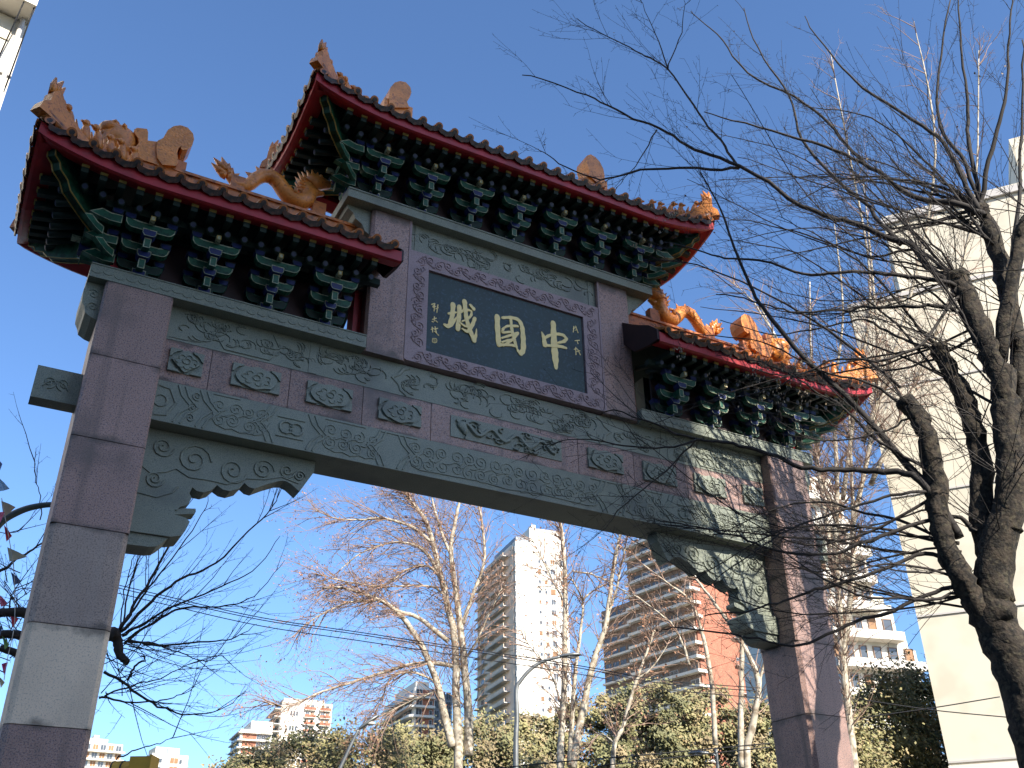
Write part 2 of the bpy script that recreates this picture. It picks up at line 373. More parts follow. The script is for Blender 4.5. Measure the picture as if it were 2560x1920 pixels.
def plaque(cx, w_, h_=.285, small=False, cz=7.235):
    m = MB(); y = .1795
    x0, x1, z0, z1 = cx-w_/2, cx+w_/2, cz-h_/2, cz+h_/2
    m.box(x0, x1, y-.012, y-.0005, z0, z1)
    c = .085
    for (ax, az, sx, sz) in ((x0,z0,1,1),(x1,z0,-1,1),(x0,z1,1,-1),(x1,z1,-1,-1)):
        m.prism([(ax, az), (ax+sx*c*1.5, az), (ax+sx*c*1.25, az+sz*c*.28), (ax+sx*c*.8, az+sz*c*.45), (ax+sx*c*.45, az+sz*c*.8), (ax+sx*c*.28, az+sz*c*1.1), (ax, az+sz*c*1.3)], y-.038, y-.012)
    p = gbuild(m, 'plaque', GREEN); m = MB()
    m.prism(cloud_poly(cx, cz, w_*.84, h_*.98 if small else h_*.96, diamond=small), y-.046, y-.0125)
    r_ = random.Random(int(cx*100))
    for i in range(7):
        t = i*.9+.4; m.ribbon(arc(cx+w_*.24*math.cos(t), cz-.01+h_*.22*math.sin(t), .035, t-1.9, t+1.9, 7, .028), .010, .010, y-.0465)
    m.ribbon(arc(cx, cz, .045, 0, 6.3, 10, .035), .012, .012, y-.0465)
    m.build('cloud_relief', p, GREEN)
for s_ in (-1, 1):
    plaque(s_*4.07, .37, small=True)
    for cx in (3.28, 2.40, 1.50): plaque(s_*cx, .56)
m = MB(); m.box(-.81, .81, .167, .179, 7.085, 7.385); pc = gbuild(m, 'plaque', GREEN)
m = MB(); r_ = random.Random(3)
pts = [(-.70+.05*i, 7.235+.065*math.sin(i*.85)) for i in range(29)]
m.ribbon(pts, [.05+.02*math.sin(i*.4)**2 for i in range(29)], .035, .167)
for i in range(34):
    x, z = r_.uniform(-.73,.73), 7.235+r_.uniform(-.115,.115); t = r_.uniform(0,6)
    m.ribbon(arc(x, z, r_.uniform(.03,.06), t, t+r_.uniform(2.5,4.5), 8, .032), .018, .028, .167)
for i in range(3): m.blob((-.66+.02*i, .15, 7.26-.03*i), .07-.015*i, .025, .06, 8, 5)
m.build('dragon_relief', pc, GREEN)

# ---- upper green beam with cloud carving
m = MB(); m.box(-4.338, 4.338, .176, .72, 7.4895, 7.93)
ub = gbuild(m, 'upper_beam', GREEN)
def cloud_carve(x0, x1, z0, z1, n, seed, parent, y=Yf):
    r_ = random.Random(seed); m = MB()
    for i in range(n):
        x, z = r_.uniform(x0,x1), r_.uniform(z0,z1); t = r_.uniform(0,6.28); r = r_.uniform(.05,.13)
        for k in range(r_.choice((1,2,3))):
            m.ribbon(arc(x+k*r*.9*math.cos(t), z+k*r*.5*math.sin(t)*.4, r*(1-.15*k), t-.5, t+2.6+r_.random(), 8, r*.72), .018, .014, y)
    return m.build('cloud_carving', parent, GREEN)
for s_ in (-1, 1):
    a, b = sorted((s_*4.22, s_*2.74)); cloud_carve(a, b, 7.57, 7.85, 26, 31+s_, ub)
    a, b = sorted((s_*2.52, s_*1.72)); cloud_carve(a, b, 7.57, 7.85, 16, 41+s_, ub)
    m = MB(); m.box(s_*2.635-.05, s_*2.635+.05, .168, .1762, 7.492, 7.93)
    m.ribbon([(s_*1.40,7.90),(s_*1.48,7.86),(s_*1.53,7.78),(s_*1.62,7.71),(s_*1.53,7.64),(s_*1.50,7.56),(s_*1.42,7.51)], .05, .014, Yf)
    hx = s_*3.42; m.ribbon([(hx-.28,7.88),(hx-.38,7.70),(hx-.26,7.53),(hx+.26,7.53),(hx+.38,7.70),(hx+.28,7.88)], .022, .014, Yf)
    m.ribbon([(s_*4.3, 7.52),(s_*4.0,7.53)], .014, .008, Yf)
    m.build('border_carving', ub, GREEN)
cloud_carve(-1.38, 1.38, 7.57, 7.85, 44, 51, ub)

# ---- side slabs under the side roofs
m = MB(); m.box(-5.243, -2.053, -.006, .75, 7.921, 8.082); m.box(-5.243, -2.053, -.016, .76, 8.084, 8.098)
for i in range(26): m.ribbon(arc(-5.18+i*.122, 8.005+.012*math.sin(i*2.1), .05, 2.9, 6.2, 6, .03), .012, .007, -.0065)
ss = gbuild(m, 'slab', GREEN); PAIR.append(ss)
m = MB(); m.prism([(-5.06,7.92),(-5.235,7.92),(-5.255,7.80),(-5.245,7.66),(-5.205,7.585),(-5.19,7.53),(-5.12,7.49),(-5.06,7.475)], .12, .63)
for k, (cx, cz) in enumerate(((-5.15,7.78),(-5.13,7.62))): m.ribbon(spiral(cx, cz, .06, 1.4, k, 1), .014, .010, .12)
m.build('scroll_corbel', ss, GREEN)

# ---- centre: short pillars, frame, lintel, name board
m = MB(); m.cbox(-2.052, -1.491, .079, .66, 7.931, 10.147, .035)
sp = gbuild(m, 'short_pillar', PINK)
m = MB(); m.prism([(-1.489,7.96),(-1.52,7.96),(-1.52,10.14),(-1.489,10.14)], .074, .0795); m.build('edge_strip', sp, PINKL)
PAIR.append(sp)
m = MB(); m.box(-1.490, 1.490, .14, .62, 9.675, 10.147); li = gbuild(m, 'lintel', GREEN); cloud_carve(-1.38, 1.38, 9.76, 10.08, 34, 61, li, .1405)
m = MB(); m.box(-1.42, -1.36, .13, .1405, 9.68, 10.14); m.box(1.36, 1.42, .13, .1405, 9.68, 10.14); m.build('border_carving', li, GREEN)
m = MB()
m.box(-1.490, -1.219, .085, .55, 7.957, 9.674); m.box(1.219, 1.490, .085, .55, 7.957, 9.674)
m.box(-1.2185, 1.2185, .0855, .55, 7.957, 8.166); m.box(-1.2185, 1.2185, .0855, .55, 9.432, 9.674)
fr = gbuild(m, 'sign_frame', PINKL)
m = MB(); r_ = random.Random(8)
def frame_run(m, ax, ay, bx, by, n):
    for i in range(n):
        t = (i+.5)/n; x, z = ax+(bx-ax)*t, ay+(by-ay)*t; d = 1 if i % 2 else -1
        L = math.hypot(bx-ax, by-ay); ux, uz = (bx-ax)/L, (by-ay)/L; px_, pz_ = -uz, ux; st = L/n
        m.ribbon(spiral(x+px_*.025*d, z+pz_*.025*d, .068, 1.5, r_.uniform(0,6), d), .015, .011, .0845)
        m.ribbon([(x-ux*st*.5+px_*.06*d, z-uz*st*.5+pz_*.06*d), (x-px_*.05*d, z-pz_*.05*d), (x+ux*st*.5-px_*.07*d, z+uz*st*.5-pz_*.07*d)], .014, .010, .0845)
        m.ribbon(arc(x+ux*st*.4-px_*.05*d, z+uz*st*.4-pz_*.05*d, .035, r_.uniform(0,6), r_.uniform(6,9), 6), .011, .009, .0845)
frame_run(m, -1.40, 8.06, 1.40, 8.06, 21); frame_run(m, -1.40, 9.555, 1.40, 9.555, 21)
frame_run(m, -1.355, 8.2, -1.355, 9.42, 10); frame_run(m, 1.355, 8.2, 1.355, 9.42, 10)
m.build('scroll_carving', fr, PINKL)
m = MB(); m.box(-1.234, 1.234, .125, .145, 8.15, 9.448); fl = m.build('inner_edge', fr, mat('maroon_edge', (.10,.04,.05), .6))
m = MB(); m.box(-1.205, 1.205, .118, .1255, 8.18, 9.418); board = gbuild(m, 'name_board', SIGN)

def stroke(m, pts, y=.1175, h=.009):
    "brush stroke: (crop x, crop y, width) on the name board"
    P_ = []
    for a, b, w_ in pts:
        q = atY(1040+a*.2291, 640+b*.2291, .118); P_.append((q.x, q.z, w_*.2291/128.))
    # densify
    Q = []
    for i in range(len(P_)-1):
        p0, p1, p2, p3 = P_[max(i-1,0)], P_[i], P_[i+1], P_[min(i+2,len(P_)-1)]
        for k in range(5):
            t = k/5
            Q.append(tuple(.5*((2*p1[j])+(-p0[j]+p2[j])*t+(2*p0[j]-5*p1[j]+4*p2[j]-p3[j])*t*t+(-p0[j]+3*p1[j]-3*p2[j]+p3[j])*t**3) for j in range(3)))
    Q.append(P_[-1])
    L, R_ = [], []
    for i, q in enumerate(Q):
        a, b = Q[max(i-1,0)], Q[min(i+1,len(Q)-1)]; t = Vector((b[0]-a[0], b[1]-a[1])); t = t.normalized() if t.length > 1e-9 else Vector((1,0))
        n_ = Vector((-t.y, t.x))*q[2]*.5*(1+.10*math.sin(i*1.7)); L.append((q[0]+n_.x, q[1]+n_.y)); R_.append((q[0]-n_.x, q[1]-n_.y))
    k = len(Q); vs_ = []
    for i in range(k): vs_ += [(L[i][0], y, L[i][1]), (L[i][0], y-h, L[i][1]), (R_[i][0], y-h, R_[i][1]), (R_[i][0], y, R_[i][1])]
    fs = [(i*4+j, i*4+4+j, i*4+5+j, i*4+1+j) for i in range(k-1) for j in range(3)]+[(0,1,2,3),(k*4-1,k*4-2,k*4-3,k*4-4)]
    m.add(vs_, fs)
    for q, sg in ((Q[0],0),(Q[-1],0)):
        m.prism([(q[0]+q[2]*.5*math.cos(a*math.pi/4), q[1]+q[2]*.5*math.sin(a*math.pi/4)) for a in range(8)], y-h+.0004, y)
CH = {
 'left': [[(402,530,40),(395,640,36),(372,745,38)],[(350,632,16),(395,622,22),(438,618,14)],[(308,752,22),(345,768,36),(395,735,30),(442,668,10)],
   [(470,556,36),(464,680,34),(452,800,38)],[(462,640,14),(510,600,20),(560,592,20),(600,604,16)],[(600,604,16),(598,650,20),(560,690,16),(500,716,12)],
   [(525,498,38),(535,600,36),(552,710,34),(590,830,36),(632,930,34)],[(630,932,30),(648,870,22),(655,800,6)],[(588,540,22),(625,584,30)],
   [(636,686,28),(608,760,30),(560,828,28),(500,800,14)],[(478,735,14),(525,770,18),(560,780,16)]],
 'middle': [[(884,662,44),(888,800,44),(902,970,42)],[(942,676,22),(1040,676,28),(1120,706,34),(1156,780,36)],[(1156,780,38),(1166,900,42),(1166,1020,44),(1142,1070,36)],
   [(1142,1072,34),(1112,1040,24),(1090,1000,8)],[(905,972,30),(1000,972,22),(1084,984,26)],[(938,800,14),(1000,768,20),(1105,770,22)],
   [(1030,700,22),(1040,800,28),(1062,900,28),(1092,1000,22)],[(950,798,18),(940,838,20),(1045,830,18)],[(930,900,14),(1000,878,20),(1106,845,22)],
   [(1106,845,22),(1050,915,22),(945,985,16)],[(932,945,14),(1000,925,18),(1075,915,16)]],
 'right': [[(1495,732,44),(1500,850,52),(1508,1000,58),(1518,1120,56),(1526,1225,28)],[(1368,832,8),(1388,880,30),(1404,975,42)],
   [(1385,915,20),(1440,875,24),(1520,855,24),(1600,866,28),(1640,905,24)],[(1640,905,26),(1610,935,28),(1545,950,16)],[(1420,978,22),(1500,985,26),(1570,990,28),(1634,1008,20)]]}
for k_, st in CH.items():
    m = MB()
    for i_, s_ in enumerate(st): stroke(m, s_, h=.008+.0011*i_)
    o = m.build('gilded_character', board, GILD)
SM = [[[(170,530,9),(205,520,8),(182,560,8),(215,552,6)],[(202,525,8),(196,603,7)],[(237,535,8),(226,618,7)],[(215,578,7),(241,566,6)]],
 [[(180,692,8),(221,680,8)],[(200,664,8),(198,712,7)],[(174,716,8),(190,722,6)],[(214,710,8),(232,724,8)]],
 [[(176,778,8),(181,832,8)],[(164,802,7),(196,790,6)],[(206,774,8),(221,842,8)],[(198,802,7),(236,790,7)],[(199,822,6),(244,868,8)]],
 [[(180,900,5),(222,906,5),(220,944,5),(180,940,5),(180,900,5)],[(190,915,4),(212,918,4)],[(190,930,4),(212,932,4)]],
 [[(1722,768,8),(1714,832,7)],[(1714,792,6),(1748,782,6)],[(1740,768,8),(1766,838,8)],[(1733,812,6),(1757,806,6)]],
 [[(1734,926,7),(1782,920,8)],[(1754,920,7),(1766,958,8)]],
 [[(1724,1020,7),(1752,1010,7)],[(1742,998,8),(1744,1078,7)],[(1760,1018,8),(1792,1080,8)],[(1750,1046,6),(1786,1036,7)]]]
for st in SM:
    m = MB()
    for i_, s_ in enumerate(st): stroke(m, s_, h=.004+.0009*i_)
    m.build('small_character', board, GILD)

# ---- top slab
m = MB(); m.box(-2.447, 2.447, -.010, .75, 10.149, 10.275); m.box(-2.447, 2.447, -.022, .762, 10.277, 10.298)
ts = gbuild(m, 'slab', GREEN)
for s_ in (-1, 1):
    m = MB(); m.prism([(s_*2.053,10.148),(s_*2.40,10.148),(s_*2.38,10.09),(s_*2.30,10.04),(s_*2.27,9.96),(s_*2.17,9.90),(s_*2.12,9.80),(s_*2.053,9.76)], .16, .60); m.build('scroll_corbel', ts, GREEN)

# ---- bracket pieces (shared meshes)
def arm_poly(w_, h_, n=5):
    a = w_/2; out = [(-a,h_*.96),(-a*.97,h_*.45),(-a*.86,h_*.12),(-a*.72,0),(-a*.30,h_*-.02),(a*.30,h_*-.02),(a*.72,0),(a*.86,h_*.12),(a*.97,h_*.45),(a,h_*.96),(a*.86,h_),(a*.55,h_*.84),(0,h_*.82),(-a*.55,h_*.84),(-a*.86,h_)]
    return out
def mk(fn, name, *mats):
    m = MB(); fn(m); return m.mesh(name, *mats)
ARM = {w_: mk(lambda m: m.framed(arm_poly(w_, .125), -.045, .045, .011), 'bracket_arm', GRN, CREAM) for w_ in (.50, .54)}
def noz(m):   # projecting arm with a cream-edged square nose
    m.box(-.038, .038, .0, .30, 0, .09)
    m.framed([(-.038,-.035),(.038,-.035),(.038,.09),(-.038,.09)], -.012, 0, .010)
NOSE = mk(noz, 'projecting_arm', GRN, CREAM)
def cap_(m, a=.075, h_=.09, d=.06):
    m.framed([(-a*.7,0),(a*.7,0),(a,h_*.4),(a,h_),(-a,h_),(-a,h_*.4)], -d, d, .009)
CAPB = mk(lambda m: cap_(m), 'block', BLUE, CREAM)
CAPS = mk(lambda m: cap_(m, .06, .075, .05), 'block', BLUE, GRND)
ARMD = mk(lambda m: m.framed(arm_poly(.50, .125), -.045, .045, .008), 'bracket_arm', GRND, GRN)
WING = mk(lambda m: m.framed([(-.34,.05),(-.22,.13),(-.12,.10),(0,.11),(0,0),(-.12,-.005),(-.24,.02)], -.04, .04, .010), 'wing_arm', GRN, CREAM)
TAIL = mk(lambda m: m.framed([(-.026,-.03),(.026,-.03),(.026,.03),(-.026,.03)], -.05, .05, .010), 'beam_nose', CREAM, GOLD)
POST = mk(lambda m: (m.box(-.06,.06,-.04,.10,0,.62), m.box(-.10,.10,-.07,.13,0,.07)), 'bracket_cluster', GRND)
def cluster(x, y, z, rz=0, corner=0, parent=gate):
    "three tiers of arms and blocks stepping outwards; local -y is outwards"
    c = put('bracket_cluster', POST, gate, (x, y-YC, z), (0, 0, rz))
    def a(mesh, lx, ly, lz, r=0, s=(1,1,1)): return put(mesh.name.split('.')[0], mesh, c, (lx, ly, lz), (0,0,r), s)
    a(CAPB, 0, -.02, .0)
    a(ARMD, 0, -.02, .075)
    for s_ in (-1, 1): a(CAPS, s_*.20, -.02, .19)
    a(NOSE, 0, -.20, .06); a(CAPB, 0, -.19, .155)
    a(ARM[.50], 0, -.19, .225, 0, (1.04,1,1))
    for s_ in (-1, 1): a(CAPS, s_*.215, -.19, .335)
    a(NOSE, 0, -.375, .225); a(CAPB, 0, -.365, .32)
    a(ARM[.54], 0, -.365, .39)
    for s_ in (-1, 1): a(CAPS, s_*.225, -.365, .50)
    a(TAIL, 0, -.47, .50); 
    if corner:
        s_ = corner
        a(WING, s_*-.26, -.20, .225, 0, (-s_*-1 if s_ < 0 else -1, 1, 1)) if False else None
        for ly, lz, lx in ((-.02,.10,.27), (-.19,.23,.29), (-.365,.40,.30)):
            a(WING, s_*lx, ly, lz, 0, (-s_, 1, 1))
            a(CAPS, s_*(lx+.06), ly, lz+.11)
    return c

# ---- a roof
HD = 1.12; YF, YB = YC-HD, YC+HD
HIP = 1.55; HR = .74; LIFT = .25
TIP = .235
def zsurf(x, y, ze, xa, xb, ha, hb):
    ef = min(y-YF, YB-y)/HD; e = ef; d = 9.
    if ha: e = min(e, (x-xa)/HIP)
    if hb: e = min(e, (xb-x)/HIP)
    s = max(0., min(1., e))
    dx = min((x-xa) if ha else 9, (xb-x) if hb else 9); dy = min(y-YF, YB-y)
    d = max(dx, 0) if ef <= e+1e-6 else max(dy, 0)
    l = LIFT*max(0, 1-d/1.35)**2
    return ze + l*(1-s)**1.5 + HR*(.72*s+.28*s*s)
def xclip(y, xa, xb, ha, hb):
    k = min(y-YF, YB-y)/HD*HIP
    return (xa+k if ha else xa), (xb-k if hb else xb)

CAPT = MB()   # round eave tile, local +y up the slope
n = 9
prof = [(math.cos(math.pi*i/(n-1)), math.sin(math.pi*i/(n-1))) for i in range(n)]
CAPT.add([(.060*c_, -.0, .060*s_) for c_, s_ in prof]+[(.058*c_, .32, .058*s_) for c_, s_ in prof], [(i,i+1,n+i+1,n+i) for i in range(n-1)], 0, True)
CAPT.prism([(.054*math.cos(a*math.pi/6), .016+.054*math.sin(a*math.pi/6)) for a in range(12)], -.020, .004, 0)
CAPT.prism([(.032*math.cos(a*math.pi/4), .016+.032*math.sin(a*math.pi/4)) for a in range(8)], -.027, -.0205, 1)
CAPT = CAPT.mesh('round_tile', TILE, TILED)
DRIP = MB()
q = [(-.113,.045),(-.06,.015),(0,.005),(.06,.015),(.113,.045),(.112,-.02),(.085,-.045),(.045,-.052),(.018,-.062),(0,-.072),(-.018,-.062),(-.045,-.052),(-.085,-.045),(-.112,-.02)]
DRIP.prism(q, -.016, .004, 1); DRIP.add([(-.085,0,.02),(-.045,0,-.008),(0,0,-.018),(.045,0,-.008),(.085,0,.02),(-.085,.32,.02),(-.045,.32,-.008),(0,.32,-.018),(.045,.32,-.008),(.085,.32,.02)],
    [(i,i+1,i+6,i+5) for i in range(4)], 0)
DRIP = DRIP.mesh('drip_tile', TILE, TILED)
FLYR = mk(lambda m: (m.box(-.037,.037,.004,.62,-.037,.037,0), m.framed([(-.037,-.037),(.037,-.037),(.037,.037),(-.037,.037)], 0, .0035, .004, 0, 0), m.box(-.040,.040,-.008,.015,.022,.052,1)), 'flying_rafter', GRND, mat('rafter_gold', (.50,.37,.11), .45))
RNDR = mk(lambda m: (m.tube([(0,0,0),(0,.62,0)], .04, 8, 0), m.prism([(.03*math.cos(a*math.pi/4),.03*math.sin(a*math.pi/4)) for a in range(8)], -.006, .002, 1)), 'round_rafter', GRND, mat('blue_white_dot', (.018,.035,.10), .5))

def roof(xa, xb, ze, ha, hb, cl, zslab, label):
    top = MB()
    # under-tile sheet (top) and boarded soffit (below)
    nx, ny = 40, 12
    def sheet(off, mi, y0, y1, inset):
        rows = []
        for j in range(ny+1):
            y = y0+(y1-y0)*j/ny; l, r_ = xclip(y, xa, xb, ha, hb); l += inset if ha else 0; r_ -= inset if hb else 0
            rows.append([(l+(r_-l)*i/nx, y, zsurf(l+(r_-l)*i/nx, y, ze, xa, xb, ha, hb)+off) for i in range(nx+1)])
        vs_ = [p for rw in rows for p in rw]
        top.add(vs_, [(j*(nx+1)+i, j*(nx+1)+i+1, (j+1)*(nx+1)+i+1, (j+1)*(nx+1)+i) for j in range(ny) for i in range(nx)], mi)
    def esheet(off, mi, sgn, inset):
        vs_ = []; ny2, nx2 = 24, 8
        for j in range(ny2+1):
            y = YF+inset+(YB-YF-2*inset)*j/ny2; k = min(y-YF, YB-y)/HD*HIP
            for i in range(nx2+1):
                x = (xa+inset+(k-inset)*i/nx2) if sgn < 0 else (xb-inset-(k-inset)*i/nx2)
                vs_.append((x, y, zsurf(x, y, ze, xa, xb, ha, hb)+off))
        top.add(vs_, [(j*(nx2+1)+i, j*(nx2+1)+i+1, (j+1)*(nx2+1)+i+1, (j+1)*(nx2+1)+i) for j in range(ny2) for i in range(nx2)], mi)
    T0 = -.075
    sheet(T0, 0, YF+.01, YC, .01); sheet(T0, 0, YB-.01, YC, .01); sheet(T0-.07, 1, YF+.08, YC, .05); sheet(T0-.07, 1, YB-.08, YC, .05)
    for h_, sg in ((ha,-1),(hb,1)):
        if h_: esheet(T0, 0, sg, .01); esheet(T0-.07, 1, sg, .08)
    # tile rows further up the slope
    def rowpath(x0, y0, dx, dy, L_):
        k = max(2, int(L_/.16)); return [(x0+dx*L_*i/k, y0+dy*L_*i/k, zsurf(x0+dx*L_*i/k, y0+dy*L_*i/k, ze, xa, xb, ha, hb)-.045) for i in range(k+1)]
    r = gp(top.build('roof', None, TILED, GRND)); tag(r, label)
    tiles = MB()
    def eaverow(x0, y0, dx, dy, L_, ang):
        if L_ > .5: tiles.tube(rowpath(x0+dx*.3, y0+dy*.3, dx, dy, L_-.3), .06, 7, 0, False)
        z0 = zsurf(x0, y0, ze, xa, xb, ha, hb); z1 = zsurf(x0+dx*.25, y0+dy*.25, ze, xa, xb, ha, hb)
        pit = math.atan2(z1-z0, .25)
        return z0, pit
    def line(x0, y0, tx, ty, L_, nx_, ny_, ang):
        n_ = int(round(L_/TIP)); st = L_/n_
        for i in range(n_):
            for half in (0, 1):
                t = (i+.5+.5*half)*st
                if half and i == n_-1: continue
                x, y = x0+tx*t, y0+ty*t
                if nx_ == 0:
                    mx = HD
                    if ha: mx = min(mx, (x-xa)/HIP*HD)
                    if hb: mx = min(mx, (xb-x)/HIP*HD)
                else: mx = min(y-YF, YB-y)/HD*HIP
                if mx < .03: continue
                z0, pit = eaverow(x, y, nx_, ny_, mx if not half else 0, ang)
                put('round_tile' if not half else 'drip_tile', CAPT if not half else DRIP, r, (x, y, z0-(.055 if not half else .082)), (pit, 0, ang+rnd.uniform(-.02,.02)), (1, min(1, mx/.33), 1))
    line(xa, YF, 1, 0, xb-xa, 0, 1, 0)
    line(xa, YB, 1, 0, xb-xa, 0, -1, math.pi)
    if ha: line(xa, YF, 0, 1, YB-YF, 1, 0, -math.pi/2)
    if hb: line(xb, YF, 0, 1, YB-YF, -1, 0, math.pi/2)
    tiles.build('tile_rows', r, TILE)['kind'] = 'stuff'
    # red eave board swept along the eaves
    pts = []
    def addp(x, y, ix, iy): pts.append((x, y, ix, iy))
    N_ = 30
    fr_ = [(xb-(xb-xa)*i/N_, YF) for i in range(N_+1)]
    for i, (x, y) in enumerate(fr_): addp(x, y, (-1 if (hb and i == 0) else 0) + (1 if (ha and i == N_) else 0), 1)
    if ha:
        for i in range(1, 17): addp(xa, YF+(YB-YF)*i/16, 1, -1 if i == 16 else 0)
        for i in range(1, N_+1): addp(xa+(xb-xa)*i/N_, YB, -1 if (hb and i == N_) else 0, -1)
    if hb:
        k = [(xb, YB-(YB-YF)*i/16) for i in range(1, 17)]
        for i, (x, y) in enumerate(k): addp(x, y, -1, 1 if i == 15 else 0)
    prof_ = [(.040,-.085),(.040,-.232),(.075,-.243),(.25,-.190),(.25,-.10)]
    fb = MB(); vs_ = []
    for x, y, ix, iy in pts:
        z = zsurf(min(max(x,xa),xb), min(max(y,YF),YB), ze, xa, xb, ha, hb)
        for o_, dz in prof_: vs_.append((x+ix*o_, y+iy*o_, z+dz))
    k = len(prof_)
    fb.add(vs_, [(i*k+j, i*k+(j+1)%k, (i+1)*k+(j+1)%k, (i+1)*k+j) for i in range(len(pts)-1) for j in range(k)], 0)
    fb.build('eave_board', r, RED)
    # rafters
    x = xa+(.56 if ha else .12)
    while x < xb-(.5 if hb else .1):
        z = zsurf(x, YF, ze, xa, xb, ha, hb)
        put('flying_rafter', FLYR, r, (x, YF+.16, z-.275), (.17, 0, 0)); put('round_rafter', RNDR, r, (x+.04, YF+.36, z-.345), (.33, 0, 0)); x += .195
    for h_, ex, sg in ((ha, xa, 1), (hb, xb, -1)):
        if not h_: continue
        y = YF+.56
        while y < YB-.5:
            z = zsurf(ex, y, ze, xa, xb, ha, hb); rz = -math.pi/2*sg
            put('flying_rafter', FLYR, r, (ex+sg*.16, y, z-.275), (.17, 0, rz)); put('round_rafter', RNDR, r, (ex+sg*.36, y, z-.345), (.33, 0, rz)); y += .195
    # corner beams
    for h_, ex, sg in ((ha, xa, 1), (hb, xb, -1)):
        if not h_: continue
        for ey, sy in ((YF, 1), (YB, -1)):
            cb = MB(); zt = zsurf(ex, ey, ze, xa, xb, ha, hb)
            P0 = Vector((ex+sg*.20, ey+sy*.20, zt-.23)); dvec = Vector((sg, sy, 0)).normalized(); side = Vector((-dvec.y, dvec.x, 0))*.055
            lo = [(0,-.02),(.02,-.13),(.10,-.16),(.14,-.23),(.26,-.27),(.34,-.36),(.60,-.44),(.95,-.52),(1.25,-.55)]
            hi = [(0,.03),(.3,-.06),(.7,-.20),(1.25,-.30)]
            poly = lo+hi[::-1]
            f_ = lambda u, w_, yy: tuple(P0 + dvec*u + Vector((0,0,w_)) + side*yy)
            cb.framed(poly, -1, 1, .014, 0, 1, f_, .03); cb.framed(poly, 1, -1, .014, 0, 1, f_, -.03)
            for e_ in (-1, 1):
                for i in range(len(lo)-1):
                    a_, b_ = Vector(f_(*lo[i], e_*.92)), Vector(f_(*lo[i+1], e_*.92)); cb.tube([a_-Vector((0,0,.004)), b_-Vector((0,0,.004))], .009, 4, 1, False)
            cb.build('corner_beam', r, GRN, GOLD)
    # ridges
    rg = MB(); zr = ze+HR; l, rr = (xa+HIP if ha else xa), (xb-HIP if hb else xb)
    rg.box(l-.03 if ha else l, rr+.03 if hb else rr, YC-.075, YC+.075, zr-.12, zr+.14); rg.box(l-.05 if ha else l, rr+.05 if hb else rr, YC-.10, YC+.10, zr+.141, zr+.18)
    rg.box(l, rr, YC-.11, YC+.11, zr-.14, zr-.05); rg.build('ridge', r, TILE)
    for h_, ex, ri, sg in ((ha, xa, l, 1), (hb, xb, rr, -1)):
        if not h_: continue
        for ey in (YF, YB):
            hr = MB(); path = []
            for i in range(13):
                t = .03+.97*i/12; x, y = ex+(ri-ex)*t, ey+(YC-ey)*t; path.append((x, y, zsurf(x, y, ze, xa, xb, ha, hb)-.005+.05*max(0,1-t*5)))
            hr.tube(path, [.075+.02*i/12 for i in range(13)], 8, 0); hr.tube([(a,b,c+.075) for a,b,c in path], .045, 6, 0)
            hr.build('hip_ridge', r, TILE)
    # bracket zone
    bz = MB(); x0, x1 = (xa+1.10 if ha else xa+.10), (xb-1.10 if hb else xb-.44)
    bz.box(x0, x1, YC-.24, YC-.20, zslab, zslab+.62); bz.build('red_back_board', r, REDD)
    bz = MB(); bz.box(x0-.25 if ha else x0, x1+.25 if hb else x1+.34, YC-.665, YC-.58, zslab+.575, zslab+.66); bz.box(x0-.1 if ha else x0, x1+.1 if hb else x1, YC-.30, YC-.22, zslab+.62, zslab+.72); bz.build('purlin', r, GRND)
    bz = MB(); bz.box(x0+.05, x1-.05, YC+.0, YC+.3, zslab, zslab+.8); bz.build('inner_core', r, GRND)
    for x in cl: cluster(x, YC-.26, zslab, 0, -1 if (ha and x == cl[0]) else (1 if (hb and x == cl[-1]) else 0))
    for h_, ex, sg in ((ha, xa, 1), (hb, xb, -1)):
        if h_:
            cluster(ex+sg*(1.12), YC, zslab, -math.pi/2*sg)
            q_ = MB()
            for yy in (YC-.27, YC+.20):
                q_.box(ex+sg*1.12-.07, ex+sg*1.12+.07, yy, yy+.08, zslab, zslab+.2)
            q_.build('red_post', r, RED)
            wz = cl[0] if sg > 0 else cl[-1]
            for kk, (ly, lz) in enumerate(((.10,.12),(.26,.27))):    # diagonal wings of the corner cluster
                put('wing_arm', WING, r, (wz-sg*(.22+ly), YC-.28-ly, zslab+lz), (0, 0, (R(45) if sg > 0 else R(-45))), (sg*.95, .8, .85))
    return r

ROOF_L = roof(-6.10, -1.93, 9.03, True, False, [-4.755, -4.03, -3.305, -2.58], 8.098, 'side roof sheltering the outer bracket clusters')
ROOF_T = roof(-3.26, 3.26, 11.20, True, True, [-2.07+.69*i for i in range(7)], 10.298, 'central raised roof above the name board')
# red post and gable board at the inner end of the side roof
m = MB(); m.box(-2.16, -2.056, YC-.12, YC+.10, 8.099, 8.9); m.build('red_post', ROOF_L, RED)
m = MB(); z0 = 9.03
poly = [(YF+.05, z0-.21), (YF+.05, z0-.05)] + [(YF+HD*t, zsurf(-3, YF+HD*t, z0, -6.1, -1.93, True, False)+.0) for t in (.2,.4,.6,.8,1)] + [(YC, z0+HR-.3), (YF+.6, z0-.12), (YF+.25, z0-.20)]
m.prism(poly, -1.945, -1.90, 0, lambda u, w_, x: (x, u, w_)); m.build('gable_board', ROOF_L, REDD)

